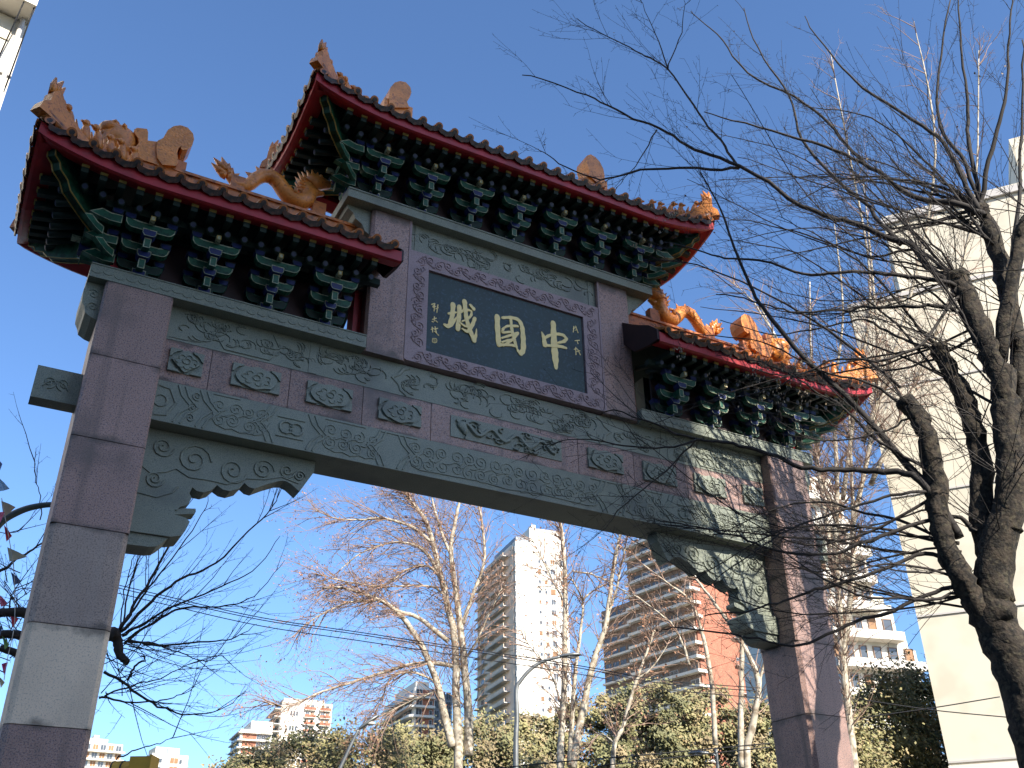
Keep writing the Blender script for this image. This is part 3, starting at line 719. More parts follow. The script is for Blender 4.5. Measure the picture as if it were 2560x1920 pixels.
# ---- figures on the ridges
def spikes(m, path, ln, n=1, m_=0, side=1):
    for i in range(1, len(path)-1):
        p = Vector(path[i]); t = (Vector(path[i+1])-Vector(path[i-1])).normalized(); up = Vector((-t.z, 0, t.x))*side
        m.add([p+up*.6*ln-t*.05+Vector((0,.02,0)), p+up*.6*ln+t*.05+Vector((0,.02,0)), p+up*1.9*ln-t*.035, p+up*.6*ln-t*.05-Vector((0,.02,0)), p+up*.6*ln+t*.05-Vector((0,.02,0))],
              [(0,1,2),(4,3,2),(1,4,2),(3,0,2)], m_)
def P2(ox, oy, s, pts, Y=YC): return [atY(a, b, Y) for a, b in crop(ox, oy, s, pts)]
m = MB()
tl = P2(440, 80, .2893, [(430,1190),(470,1265),(520,1330),(590,1345),(640,1315),(690,1270),(750,1240),(820,1250),(880,1295),(930,1370),(985,1440),(1060,1475),(1125,1450),(1150,1390),(1140,1330)])
rad = [.045,.055,.065,.075,.085,.09,.095,.10,.105,.11,.12,.13,.13,.11,.10]
m.tube(tl, rad, 10, 0); spikes(m, tl, .085)
body = gbuild(m, 'dragon_figure', TERRA); tag(body, 'orange ceramic dragon arching along the side roof ridge')
m = MB()
for a, b in (((430,1200),(325,1085)),((430,1200),(395,1080)),((430,1210),(462,1135)),((450,1240),(492,1175)),((420,1230),(305,1130)),((430,1240),(345,1200))):
    p = P2(440, 80, .2893, [a, ((a[0]+b[0])/2+6, (a[1]+b[1])/2+8), b]); m.tube(p, [.06,.045,.006], 6, 0)
m.blob(P2(440,80,.2893,[(420,1190)])[0], .10, .04, .12)
m.build('tail_fin', body, TERRA)
m = MB()
h0 = P2(440, 80, .2893, [(1140,1330),(1190,1300),(1250,1310),(1330,1325)]); m.tube(h0, [.12,.13,.10,.05], 9, 0)
m.tube(P2(440,80,.2893,[(1160,1370),(1210,1395),(1275,1400)]), [.07,.055,.03], 8, 0)
for a, b in (((1120,1330),(1040,1230)),((1110,1350),(1035,1280)),((1115,1370),(1045,1330)),((1140,1310),(1075,1225)),((1160,1290),(1120,1215)),((1180,1280),(1165,1210)),((1200,1280),(1215,1230)),((1125,1390),(1060,1375))):
    p = P2(440, 80, .2893, [a, ((a[0]+b[0])/2, (a[1]+b[1])/2+8), b])
    for dy in (-.05, .05): m.tube([Vector(q_)+Vector((0,dy,0)) for q_ in p], [.04,.03,.004], 5, 0)
m.blob(P2(440,80,.2893,[(1235,1290)])[0]+Vector((0,-.08,.02)), .03, .03, .03)
m.tube(P2(440,80,.2893,[(1320,1315),(1345,1290),(1350,1310)]), [.02,.012,.004], 5, 0)
m.build('dragon_head', body, TERRA)
m = MB(); m.tube(P2(440,80,.2893,[(1130,1480),(1180,1500),(1220,1525),(1270,1515)]), [.05,.045,.035,.02], 7, 0)
for b in ((1285,1495),(1295,1512),(1285,1528)): m.tube(P2(440,80,.2893,[(1262,1516),b]), [.02,.005], 5, 0)
m.tube([Vector(q_)+Vector((0,-.1,0)) for q_ in P2(440,80,.2893,[(1010,1430),(1020,1390),(1060,1400),(1070,1430)])], [.03,.03,.025,.01], 6, 0)
m.build('foreleg', body, TERRA); PAIR.append(body)
# plinth blocks joining the dragon to the ridge
m = MB(); zr = 9.03+HR+.18
for x in (-3.80, -2.72):
    m = MB(); m.box(x-.09, x+.09, YC-.06, YC+.06, zr, zr+.22); m.build('mount', body, TILE)

def curl(ox, oy, s, pts, y0, y1, parent, name):
    m = MB(); poly = [(p.x, p.z) for p in P2(ox, oy, s, pts)]
    m.prism(poly, y0, y1); return m.build(name, parent, TERRA)
# ridge-end beast of the side roof: curled tail, raised leg, lion head
CP = [(1340,800),(1330,720),(1340,655),(1390,630),(1430,560),(1480,528),(1540,520),(1600,540),(1645,590),(1655,640),(1640,690),(1600,730),(1555,732),(1540,715),(1550,690),(1520,720),(1510,760),(1520,830),(1500,870),(1380,860)]
m = MB(); m.prism([(p.x, p.z) for p in P2(0,180,.2893,CP)], YC-.14, YC+.14); beast = gbuild(m, 'ridge_beast', TERRA); tag(beast, 'orange ridge-end beast with a thick curled tail')
m = MB(); m.prism([(p.x, p.z) for p in P2(0,180,.2893,[(1145,545),(1170,530),(1255,540),(1265,570),(1262,640),(1350,650),(1400,760),(1380,860),(1200,800),(1150,700),(1185,660),(1180,620),(1150,580)])], YC-.11, YC+.11); m.build('body', beast, TERRA)
m = MB(); c_ = P2(0,180,.2893,[(1020,600)])[0]; m.blob(c_, .22, .16, .24, 10, 8); m.blob(P2(0,180,.2893,[(960,510)])[0]-Vector((0,.02,0)), .15, .13, .10, 10, 7)
m.blob(P2(0,180,.2893,[(925,560)])[0]-Vector((0,.02,0)), .10, .10, .05, 8, 6); m.blob(P2(0,180,.2893,[(985,480)])[0], .07, .15, .05, 8, 6)
for k in range(7): m.blob(P2(0,180,.2893,[(1060+10*k, 520+28*k)])[0], .05, .17-.01*k, .05, 7, 5)
m.tube(P2(0,180,.2893,[(1090,640),(1110,560),(1090,510)]), [.12,.09,.05], 7, 0)
m.build('lion_head', beast, TERRA)
m = MB(); m.box(-5.0, -4.45, YC-.09, YC+.09, 9.03+HR-.1, 9.03+HR+.32); m.build('mount', beast, TILE)
PAIR.append(beast)
# ridge ends of the top roof
m = MB(); poly = [(p.x, p.z) for p in P2(640,100,.2893,[(1115,640),(1118,520),(1130,465),(1165,425),(1210,412),(1260,422),(1300,465),(1308,510),(1295,550),(1270,590),(1290,640)])]
m.prism(poly, YC-.15, YC+.15); m.box(-1.95, -1.5, YC-.12, YC+.12, 11.2+HR-.05, 12.4); tb = gbuild(m, 'ridge_beast', TERRA); PAIR.append(tb)
tag(tb, 'rounded orange ridge-end ornament of the central roof')

def hip_crest(ex, ey, sg, sy, ze, xa, xb, ha, hb, s=1.0):
    "crest plate on the upturned corner plus small seated figures behind it, along the hip"
    d = Vector((sg*HIP, sy*HD, 0)); L_ = d.length; d.normalize(); zt = zsurf(ex, ey, ze, xa, xb, ha, hb)
    sd = Vector((-d.y, d.x, 0))*.07*s
    f_ = lambda u, w_, y: tuple(Vector((ex, ey, zt)) + d*u*s + Vector((0,0,w_*s)) + sd*y)
    m = MB()
    m.prism([(-.06,-.02),(-.03,.10),(.04,.16),(.05,.30),(.10,.36),(.16,.34),(.24,.22),(.36,.15),(.5,.09),(.62,.06),(.62,-.02),(.3,-.04)], -1, 1, 0, f_)
    o = gbuild(m, 'corner_crest', TERRA); m = MB()
    for a, b in (((.08,.32),(.07,.55)),((.11,.34),(.12,.50)),((.14,.32),(.20,.52)),((.10,.36),(.16,.58))):
        p = [Vector(f_(*a,0)), Vector(f_((a[0]+b[0])/2-.01,(a[1]+b[1])/2,0)), Vector(f_(*b,0))]; m.tube(p, [.05*s,.04*s,.012*s], 6, 0)
    m.blob(f_(.2,.30,0), .06*s, .06*s, .05*s)
    m.build('flame_tip', o, TERRA)
    def fig(u, h_, lean):
        m = MB(); k = HIP
        p = Vector((ex, ey, 0)) + d*u; z = zsurf(p.x, p.y, ze, xa, xb, ha, hb)+.06; b = Vector((p.x, p.y, z))
        m.tube([b, b+Vector((0,0,h_*.35)), b+Vector((0,0,h_*.62))-d*lean*.3, b+Vector((0,0,h_*.78))-d*lean*.5], [.065,.06,.045,.03], 7, 0)
        m.blob(b+Vector((0,0,h_*.88))-d*lean, .045, .04, .045); m.tube([b+Vector((0,0,h_*.86))-d*lean, b+Vector((0,0,h_*.83))-d*(lean+.07)], [.03,.012], 5, 0)
        m.tube([b+d*.05, b+d*.10+Vector((0,0,h_*.4)), b+d*.07+Vector((0,0,h_*.7))], [.03,.028,.008], 5, 0)
        m.tube([b-d*.06-Vector((0,0,.03)), b-d*.05+Vector((0,0,h_*.45))], [.022,.022], 5, 0)
        m.build('hip_figure', o, TERRA)
    for u, h_, ln in ((.36,.33,.06),(.58,.30,.02),(.76,.31,.07),(.93,.29,.02),(1.10,.30,.05),(1.28,.27,.03)): fig(u*s, h_*s, ln)
    return o
for ey, sy in ((YF,1),(YB,-1)):
    PAIR.append(hip_crest(-6.10, ey, 1, sy, 9.03, -6.10, -1.93, True, False))
    PAIR.append(hip_crest(-3.26, ey, 1, sy, 11.20, -3.26, 3.26, True, True, .92))

# ---- mirror the left half
PAIR.append(ROOF_L)
CL_LEFT = [o for o in gate.children if o.name.startswith('bracket_cluster') and o.location.z < 9]
for o in PAIR + CL_LEFT: mirror(o)
for k in (3, 4):       # two courses low on the left pillar in paler granite tones
    o = BLK[k]; o.data = o.data.copy(); o.data.materials[0] = PINK_PALER if k == 3 else PINKM
for o in sc.objects:
    if o.name.split('.')[0] in ('cloud_carving', 'border_carving', 'scroll_carving', 'dragon_relief'): o['kind'] = 'stuff'

# ================================================================== buildings
def bearing(px, py): d = ray(px, py); return Vector((d.x, d.y))
def reach(c, t, px, py):
    "distance along t from c until the sight line of the pixel"
    b = bearing(px, py); dx, dy = c.x-CAM.x, c.y-CAM.y
    return -(dx*b.y-dy*b.x)/(t.x*b.y-t.y*b.x)
class Bld:
    """front face along +x (local), left face along +y; local origin at the near left corner on the ground"""
    def __init__(s, name, label, corner, theta, group=None, cat='building'):
        s.e = empty(name, (corner.x, corner.y, 0), -theta); tag(s.e, label, cat, group)
        s.c = corner; s.t = Vector((math.cos(theta), -math.sin(theta))); s.b = Vector((math.sin(theta), math.cos(theta)))
        s.cache = {}
    def wid(s, px, py): return reach(s.c, s.t, px, py)
    def dep(s, px, py): return reach(s.c, s.b, px, py)
    def block(s, x0, x1, y0, y1, z0, z1, m_, name='wall'):
        m = MB(); m.box(x0, x1, y0, y1, z0, z1); return m.build(name, s.e, m_)
    def slab(s, x0, x1, y0, y1, z0, z1, m_, name='balcony'): return s.block(x0, x1, y0, y1, z0, z1, m_, name)
    def win(s, face, u, z, w_, h_, pane=GLASS, frame=FRAMEW, name='window', off=0.):
        "window with frame standing proud and a pane set back inside it"
        key = (round(w_,2), round(h_,2), pane.name, frame.name)
        if key not in s.cache:
            m = MB(); f_ = .07; a = w_/2
            m.box(-a, -a+f_, -.06, .05, 0, h_, 1); m.box(a-f_, a, -.06, .05, 0, h_, 1); m.box(-a+f_, a-f_, -.06, .05, h_-f_, h_, 1); m.box(-a-.06, a+.06, -.12, .05, -.07, 0, 1)
            if w_ > 1: m.box(-.03, .03, -.045, .03, 0, h_-f_, 1)
            m.box(-a+f_, a-f_, -.02, .04, 0, h_-f_, 0)
            s.cache[key] = m.mesh('window', pane, frame)
        if face == 'f': return put(name, s.cache[key], s.e, (u, -.045-off, z))
        return put(name, s.cache[key], s.e, (-.045-off, u, z), (0, 0, -math.pi/2))
def zat(px, py, D): return at(px, py, D).z

# --- white tower straight behind the arch
c = at(1290, 1480, 240); b = Bld('apartment_tower', 'tall white tower block with brown balconies on its shaded side, seen under the beam', c, R(8))
W_, Dp = b.wid(1422, 1560), b.dep(1196, 1500); H = zat(1288, 1352, 240)
b.block(0, W_, 0, Dp, 0, H, WHITEW)
b.block(W_*.30, W_*1.0, .6, Dp*.5, H, zat(1340, 1322, 243), WHITEW, 'penthouse'); b.block(W_*.34, W_*.42, .5, 3, zat(1340,1322,243)-.5, zat(1340,1314,243), WHITEW, 'chimney')
b.block(.5, W_*.28, .8, Dp*.6, H, H+1.6, GREYW, 'penthouse')
b.block(-.35, -.02, 1.2, Dp-.4, 2, H-1, TAN, 'brown_facade')
fl = 2.62
for k in range(1, int(H/fl)):
    z = H-k*fl
    if z < 22: break
    for j, (u, w_, h_) in enumerate(((.46,.75,.85),(.585,.75,.85),(.72,1.25,1.35),(.915,1.25,1.35))):
        if (k == 1 and j < 2) or (k*7+j*3) % 13 == 0: continue
        q_ = (k*5+j*7) % 6
        b.win('f', W_*u, z, w_, h_, SHUT if q_ in (0, 3) else GLASS, SHUT if q_ == 3 else FRAMEW)
    b.slab(-1.9, -.35, Dp*.14, Dp*.62, z-.25, z-.05, CONC); b.slab(-1.95, -1.8, Dp*.14, Dp*.62, z-.05, z+.75, TAN, 'parapet')
    b.slab(-1.5, -.35, Dp*.70, Dp*.97, z-.25, z-.05, CONC)
    b.win('l', Dp*.28, z+.5, 2.4, 1.3, GLASS if k % 3 else SHUT, TAN, off=.32); b.win('l', Dp*.50, z+.5, 2.0, 1.3, SHUT if k % 2 else GLASS, TAN, off=.32); b.win('l', Dp*.83, z+.5, 2.2, 1.3, GLASS, TAN, off=.32)
    b.win('l', .6, z, .9, 1.3, GLASS, FRAMEW)
# --- striped brick block to the right of it
c = at(1737, 1520, 250); b = Bld('apartment_block', 'brick block with long striped balconies and an orange side wall, right of the white tower', c, R(-8))
W_, Dp, Dw = b.wid(1893, 1600), b.dep(1574, 1480), b.dep(1503, 1600); H = zat(1640, 1362, 265); Hw = zat(1503, 1553, 285)
b.block(0, W_, 0, Dp, 0, H, BRICK); b.block(.6, W_*.8, Dp, Dw, 0, Hw, BROWN, 'wing')
b.block(-.5, -.02, .4, Dp-.2, 0, H-.6, BROWN, 'brown_facade'); b.block(W_*.3, W_*.7, Dp*.3, Dp*.7, H, H+4, BROWN, 'penthouse')
fl = 3.45
for k in range(0, int(H/fl)):
    z = H-.9-k*fl
    if z < 18: break
    b.slab(-2.1, 1.5, -.9, Dp-.3, z-.30, z-.08, WHITEW)
    b.slab(-2.1, -2.0, -.9, Dp-.3, z-.08, z+.42, WHITEW, 'parapet'); b.slab(-2.1, 1.5, -.9, -.8, z-.08, z+.45, WHITEW, 'parapet')
    nwin = 6
    for j in range(nwin):
        q_ = (k*3+j*5) % 7
        b.win('l', Dp*(.08+.15*j), z+.0, Dp*.125, 1.95, GLASS if q_ else SHUT, FRAMEW if q_ in (1,4) else BROWN, off=.46)
    for u in (.62, .84):
        if (k+int(u*10)) % 3: b.win('f', W_*u, z+.6, 1.2, 1.35, GLASS, FRAMEW)
    if k % 2 == 0: b.slab(W_*.55, W_*.72, -1.1, 0, z-.3, z-.15, CONC); b.slab(W_*.55, W_*.72, -1.1, -1.02, z-.15, z+.7, BRICK, 'parapet')
    if z < Hw-2:
        b.slab(-.6, .6, Dp+.3, Dw-.2, z-.26, z+.28, WHITEW)
        for j in range(4): b.win('l', Dp+(Dw-Dp)*(.14+.24*j), z+.3, (Dw-Dp)*.19, 1.7, GLASS, BROWN, off=-.66)
# --- low-left far blocks
c = at(599, 1850, 360); b = Bld('apartment_block', 'far white block with brick infill and stepped white penthouse beside the evergreen bank', c, R(4))
W_, Dp = b.wid(678, 1850), b.dep(579, 1850); H = zat(600, 1822, 360)
b.block(0, W_, 0, Dp, 0, H, WHITEW); b.block(W_*.35, W_*1.05, 2, Dp, H, zat(640, 1801, 362), WHITEW, 'penthouse')
for k in range(9):
    z = H-1.0-k*2.45
    b.slab(-.9, W_, -1.2, Dp, z-.35, z, WHITEW); b.block(.8, W_*.52, -.12, -.01, z-2.05, z-.4, BRICK, 'brick_infill')
    for j in range(3): b.win('f', W_*(.60+.14*j), z-2.0, 1.6, 1.5, GLASS, FRAMEW)
    for j in range(3): b.win('l', Dp*(.2+.28*j), z-2.0, Dp*.22, 1.6, GLASS, GREYW)
c = at(702, 1790, 380); b = Bld('apartment_block', 'far white block with two columns of orange balconies above the evergreen bank', c, R(6))
W_, Dp = b.wid(829, 1790), b.dep(678, 1790); H = zat(702, 1752, 380)
b.block(0, W_, 0, Dp, 0, H, WHITEW); b.block(W_*.04, W_*.85, 1, Dp, H, zat(720, 1745, 381), WHITEW, 'parapet_wall')
for k in range(9):
    z = H-2.6-k*2.62
    b.slab(-2.2, 0, .2, Dp*.95, z-.3, z, WHITEW); b.win('l', Dp*.3, z, Dp*.3, 2, GLASS, BROWN); b.win('l', Dp*.72, z, Dp*.3, 2, GLASS, BROWN)
    for u, m_ in ((.56, BRICK), (.86, BRICK if k < 3 else CONC)):
        b.slab(W_*(u-.11), W_*(u+.11), -1.0, 0, z-.2, z, WHITEW); b.slab(W_*(u-.11), W_*(u+.11), -1.05, -.95, z, z+.95, m_, 'parapet')
        b.win('f', W_*(u-.045), z, W_*.07, 2.0, GLASS if k % 2 else SHUT, FRAMEW); b.win('f', W_*(u+.05), z, W_*.07, 2.0, SHUT if k % 3 else GLASS, FRAMEW)
    if k in (1, 3):
        for j in range(3): b.win('f', W_*(.20+.055*j), z+.3, W_*.045, 1.7, GLASS, FRAMEW)
c = at(1035, 1780, 280); b = Bld('apartment_block', 'block with white curved balconies, brick bays and grey glass end behind the plane tree', c, R(5))
W_, Dp = b.wid(1132, 1780), b.dep(960, 1780); H = zat(1037, 1718, 280)
b.block(0, W_*.52, 0, Dp, 0, H, WHITEW); b.block(W_*.52, W_, .7, Dp, 0, H-1.0, GREYW, 'grey_wing'); b.block(W_*.06, W_*.40, 1.2, Dp*.7, H, zat(1040,1704,282), WHITEW, 'penthouse')
for k in range(9):
    z = H-2.7-k*2.55
    m = MB(); pl = [(-1.6+1.6*math.cos(a_), -1.2+1.5*math.sin(a_)) for a_ in [math.pi*1.5-i*math.pi/2/6 for i in range(7)]]
    poly = [(W_*.5,-1.3),(W_*.5,.05),(-.02,.05),(-.02,Dp*.9),(-1.9,Dp*.9),(-1.9,.6),(-1.6,-.5),(-1.0,-1.1),(-.2,-1.3)]
    m.prism(poly, z-.25, z+.35, 0, lambda u, v_, zz: (u, v_, zz)); m.build('balcony', b.e, WHITEW)
    b.block(W_*.20, W_*.50, -.10, -.01, z+.36, z+2.2, BRICK, 'brick_infill')
    b.win('f', W_*.12, z+.3, 1.8, 2.0, GLASS, FRAMEW); b.win('f', W_*.42, z+.7, .9, 1.2, GLASS, FRAMEW, off=.12)
    for j in range(3): b.win('l', Dp*(.18+.28*j), z+.3, Dp*.24, 2.0, GLASS, GREYW)
    for j in range(3): o = b.win('f', W_*(.60+.15*j), z+.3, W_*.12, 1.9, GLASS, GREYW); o.location.y = .65
# --- bottom-left far blocks
c = at(205, 1890, 330); b = Bld('apartment_block', 'far white block with brown shutters just right of the left pillar', c, R(-4))
W_ = b.wid(303, 1890); H = zat(250, 1856, 330)
b.block(0, W_, 0, 18, 0, H, WHITEW); b.block(W_*.0, W_*.62, 1.5, 12, H, zat(250,1845,331), CREAMW, 'penthouse'); b.block(W_*.25, W_*.38, 2, 5, zat(250,1845,331), zat(250,1836,331), WHITEW, 'water_tank')
for k in range(8):
    z = H-2.2-k*2.35
    b.slab(-1, W_+.6, -1.6, 0, z-.5, z, WHITEW)
    for j in range(5): b.win('f', W_*(.10+.2*j), z+.1, W_*.15, 1.7, SHUT if (j+k) % 2 else GLASS, FRAMEW)
c = at(378, 1900, 340); b = Bld('apartment_block', 'far white block with small windows and rooftop plant, second from the left pillar', c, R(-4))
W_ = b.wid(470, 1900); H = zat(420, 1884, 340)
b.block(0, W_, 0, 16, 0, H, WHITEW); b.block(W_*.12, W_*.78, 2, 10, H, zat(420,1866,341), CREAMW, 'penthouse'); b.block(W_*.42, W_*.48, 1.9, 2.0, H, zat(420,1868,341), GREYW, 'plant_door')
for k in range(7):
    z = H-2.6-k*2.5
    b.win('f', W_*.62, z, 2.6, 1.7, SHUT, FRAMEW); b.win('f', W_*.80, z, 1.0, 1.3, GLASS, FRAMEW); b.win('f', W_*.25, z, 1.0, 1.3, GLASS, FRAMEW)
# --- stepped white block behind the right pillar
c = at(2052, 1500, 85); b = Bld('terraced_block', 'white block with terraces stepping down to the right, behind the right pillar', c, R(12))
xs = [b.wid(px_, 1500) for px_ in (2052, 2150, 2185, 2225, 2262)]; tops = [zat(2060, 1195, 85), zat(2170, 1330, 86), zat(2200, 1490, 86), zat(2240, 1600, 86)]
for i in range(4):
    b.block(xs[i]+.01, xs[i+1], .01*i, 14, 0, tops[i], WHITEW)
    b.block(xs[i]+.3, xs[i+1]-.2, .6, 8, tops[i]+.02, tops[i]+.9, CREAMW, 'parapet_wall')
for k in range(11):
    z = tops[0]-1.6-k*2.4
    for i in range(4):
        if z > tops[i]-1: continue
        b.slab(xs[i]-.1, xs[i+1]-.1, -1.1, 0, z-.45, z+.28, WHITEW)
        n_ = 3 if i == 0 else 1
        for j in range(n_): b.win('f', xs[i]+(xs[i+1]-xs[i])*(j+.5)/n_, z+.3, (xs[i+1]-xs[i])/n_*.55, 1.3, GLASS if (i+j+k) % 3 else SHUT, BROWN)
# --- big cream wall on the right
c = at(2250, 1350, 28); b = Bld('party_wall_building', 'large blank cream building with stepped top behind the right-hand tree', c, R(52.5))
H0, H1 = zat(2126, 771, 28), zat(2215, 602, 30)
xa_ = b.wid(2215, 680); xb_ = b.wid(2330, 560)
b.block(0, 26, 0, 14, 0, H0, CREAMW); b.block(xa_+.3, 26, .6, 13, H0, H1, CREAMW, 'upper_storey'); b.block(6.0, 26, 1.4, 12, H1, H1+2.4, CREAMW, 'roof_house')
b.block(-.02, 26.02, -.05, -.012, 0, 5.3, WHITEW, 'base_band')
for z in (5.36, 9.0, 12.4, 15.8): b.block(0, 26, -.035, -.011, z, z+.05, CONC, 'string_course')
for u in (4.2, 8.6, 13.0): b.block(u, u+.035, -.02, -.010, 5.42, H0, CONC, 'joint')
q_ = MB(); q_.box(-.5,.5,-.06,-.012,-.12,.12); put('vent', q_.mesh('vent', GREYW), b.e, (7.2, 0, zat(2478, 1055, 24)))
b.block(xa_+.25, 26, .5, .58, H1-.35, H1-.1, CONC, 'coping'); b.block(-.06, 26, -.06, 14, H0, H0+.12, CONC, 'coping')
# --- white facade in the top left corner
e1 = at(45, 140, 21); b = Bld('white_facade_building', 'bright white facade with ledges filling the top left corner', Vector((e1.x-16*math.cos(R(-9)), e1.y+16*math.sin(R(-9)), 0)), R(-9))
b.block(0, 16, 0, 12, 0, 34, WHITEW)
zt0, zt1 = zat(20, 104, 21), zat(40, 52, 21)
b.block(-.1, 16.0, -.75, -.01, zt1+.02, zt1+.9, WHITEW, 'ledge'); b.block(0, 15.7, -.04, -.008, zt0, zt1-.02, CREAMW, 'recessed_band')
b.block(0, 16.0, -.06, -.01, zat(20,190,21)-.03, zat(20,190,21)+.03, CONC, 'joint')
m = MB(); m.tube([(15.85,-.12,0),(15.85,-.12,34)], .06, 8, 0); m.build('drainpipe', b.e, CONC)
m = MB(); m.tube([(15.6,-.1,zt0-1),(15.75,-.85,zt1+.5),(15.8,-.8,33)], .018, 5, 0); m.build('cable', b.e, WIRE)
m = MB(); m.tube([(15.95,-.1,zt0-1.5),(15.97,-.82,zt1+.7),(15.9,-.8,33)], .018, 5, 0); m.build('cable', b.e, WIRE)
# --- unseen building behind the camera shading most of the arch, widened to darken eaves
bx = 3.05 + math.tan(SUN_AZ)*34
b = Bld('shade_apartment_house', 'unseen grey apartment house behind the viewer, widened for its shade over the arch', Vector((bx-62, -48, 0)), 0)
b.block(0, 62, 0, 14, 0, 41, CONC)
for k in range(12):
    for j in range(15): o = b.win('f', 3+4*j, 2+3.1*k, 1.6, 1.7); o.location = (3+4*j, 14.05, 2+3.1*k); o.rotation_euler = (0,0,math.pi)

# ================================================================== trees
def smooth_path(P_, k=4):
    out = []
    n_ = len(P_)
    for i in range(n_-1):
        p0, p1, p2, p3 = P_[max(i-1,0)], P_[i], P_[i+1], P_[min(i+2,n_-1)]
        for j in range(k):
            t = j/k; out.append(.5*((2*p1)+(p2-p0)*t+(2*p0-5*p1+4*p2-p3)*t*t+(3*p1-p0-3*p2+p3)*t**3))
    out.append(P_[-1]); return out
def rv(r_, s=1.): return Vector((r_.gauss(0,s), r_.gauss(0,s), r_.gauss(0,s)))
def twig(mb, r_, p, d, L_, r0, depth, bias, spur, seeds=None, m=0, droop=0., side_n=5, wob=.10, ns=3):
    "a wandering shoot with side shoots"
    k = max(3, int(L_/.22)); st = L_/k; pts = [p]; d = d.normalized()
    for i in range(k):
        d = (d + rv(r_, wob) + bias*.05 + Vector((0,0,-droop))*(i/k)).normalized(); p = p + d*st; pts.append(p)
    mb.tube(pts, [max(.0022, r0*(1-.8*i/k)) for i in range(k+1)], ns if r0 < .012 else ns+2, m, False)
    if spur:
        for i in range(1, k+1):
            for _ in range(spur):
                q = pts[i-1].lerp(pts[i], r_.random()); t = (pts[i]-pts[i-1]).normalized(); s_ = rv(r_).cross(t)
                if s_.length < 1e-3: continue
                s_ = (s_.normalized()+t*.6).normalized(); l = r_.uniform(.03,.10)
                mb.tube([q, q+s_*l], [.0030,.0018], 3, m, False)
    if seeds is not None and depth == 0:
        for _ in range(seeds[1]):
            q = pts[r_.randint(1, k)] + rv(r_, .03); s_ = seeds[2]*r_.uniform(.6,1.4); a = rv(r_).normalized(); b_ = a.cross(rv(r_)).normalized()
            seeds[0].add([q-a*s_*.5, q+b_*s_*.35, q+a*s_*.5, q-b_*s_*.35], [(0,1,2,3)], 0)
    if depth > 0:
        n_ = max(1, int(side_n*r_.uniform(.7,1.3)))
        for i in range(n_):
            t_ = r_.uniform(.15, .95); q = pts[0].lerp(pts[0], 0); j = min(k-1, int(t_*k)); q = pts[j].lerp(pts[j+1], t_*k-j); tt = (pts[j+1]-pts[j]).normalized()
            s_ = rv(r_).cross(tt)
            if s_.length < 1e-3: continue
            s_ = s_.normalized(); dd = (tt*r_.uniform(.7,1.2) + s_*r_.uniform(.4,.9) + bias*.25).normalized()
            twig(mb, r_, q, dd, L_*r_.uniform(.28,.55), max(.0028, r0*.5), depth-1, bias, spur, seeds, m, droop, side_n, wob, ns)
RS = 1.
def rough(mb, r_, a):
    "lumpy bark: nudge every vertex"
    mb.v = [(x+r_.gauss(0,a), y+r_.gauss(0,a), z+r_.gauss(0,a)) for x, y, z in mb.v]
def limb(mb, r_, P_, r0, r1, n=8, knob=.06, m=0):
    r0 *= RS; r1 *= RS
    pts = smooth_path(P_, 5); k = len(pts)
    if r0 < .06: wv = rv(r_, .02); pts = [q + (wv := wv*.75 + rv(r_, .013)) if 0 < i < k-1 else q for i, q in enumerate(pts)]
    mb.tube([q+rv(r_, knob*r0) for q in pts], [(r0+(r1-r0)*i/(k-1))*(1+r_.uniform(-1,1)*knob) for i in range(k)], n, m, True)
    return pts
def along(pts, t): x = t*(len(pts)-1); i = min(len(pts)-2, int(x)); return pts[i].lerp(pts[i+1], x-i), (pts[i+1]-pts[i]).normalized()

# ---- the big bare tree on the right
D0 = 12.5; RS = D0/12.4
def tp(pts): return [at(a, b, D0+d*RS) for a, b, d in pts]
base = at(2640, 1960, D0); tree = empty('bare_tree', (base.x+.25, base.y-.15, 0)); tag(tree, 'large bare pollarded tree with dark trunk spreading twigs over the right side', 'tree')
def tb_(mb, name, *mats): o = mb.build(name, tree, *mats); o.location = -tree.location; return o
r_ = random.Random(12)
tr = MB()
trunk = limb(tr, r_, [Vector((base.x+.30, base.y-.18, -.2)), Vector((base.x+.22, base.y-.1, 1.5))] + tp([(2618,1900,0),(2577,1770,0),(2534,1650,0),(2492,1560,0),(2482,1470,0),(2506,1340,0),(2530,1200,0),(2520,1090,.1),(2510,990,.1)]), .32, .14, 16, .03)
limb(tr, r_, tp([(2535,1680,.05),(2490,1590,0),(2440,1510,-.1),(2405,1445,-.2),(2368,1375,-.2),(2345,1290,-.2),(2338,1230,-.2)]), .15, .11, 12, .04)
rough(tr, r_, .014); tb_(tr, 'trunk', BARK)
PL = []   # pollard limbs
for pts, a, b in (
  ([(2512,1330,0),(2532,1210,0),(2520,1100,.1),(2508,980,.1),(2478,885,.1),(2440,792,.1),(2400,715,.1),(2392,690,.1)], .165, .135),
  ([(2520,1300,.05),(2550,1180,.1),(2560,1000,.3),(2545,860,.4),(2515,712,.5),(2475,581,.5),(2450,520,.5)], .155, .09),
  ([(2350,1300,-.2),(2335,1180,-.2),(2308,1070,-.3),(2285,1030,-.3),(2262,1003,-.3)], .12, .11),
  ([(2480,1430,.05),(2455,1300,.15),(2448,1154,.2),(2430,1045,.2),(2388,955,.2),(2346,868,.2)], .14, .10),
  ([(2500,900,.1),(2540,640,.2),(2560,560,.2),(2590,540,.2)], .09, .06)):
    lm = MB(); PL.append(limb(lm, r_, tp(pts), a, b, 13, .09))
    rough(lm, r_, .012); e_ = PL[-1][-1]; q_ = (e_-PL[-1][-2]).normalized(); lm.tube([e_-q_*.10, e_-q_*.03, e_+q_*.02, e_+q_*.03], [b*RS*.9, b*RS*1.16, b*RS*1.10, b*RS*.8], 12, 0); tb_(lm, 'pollard_limb', BARK)
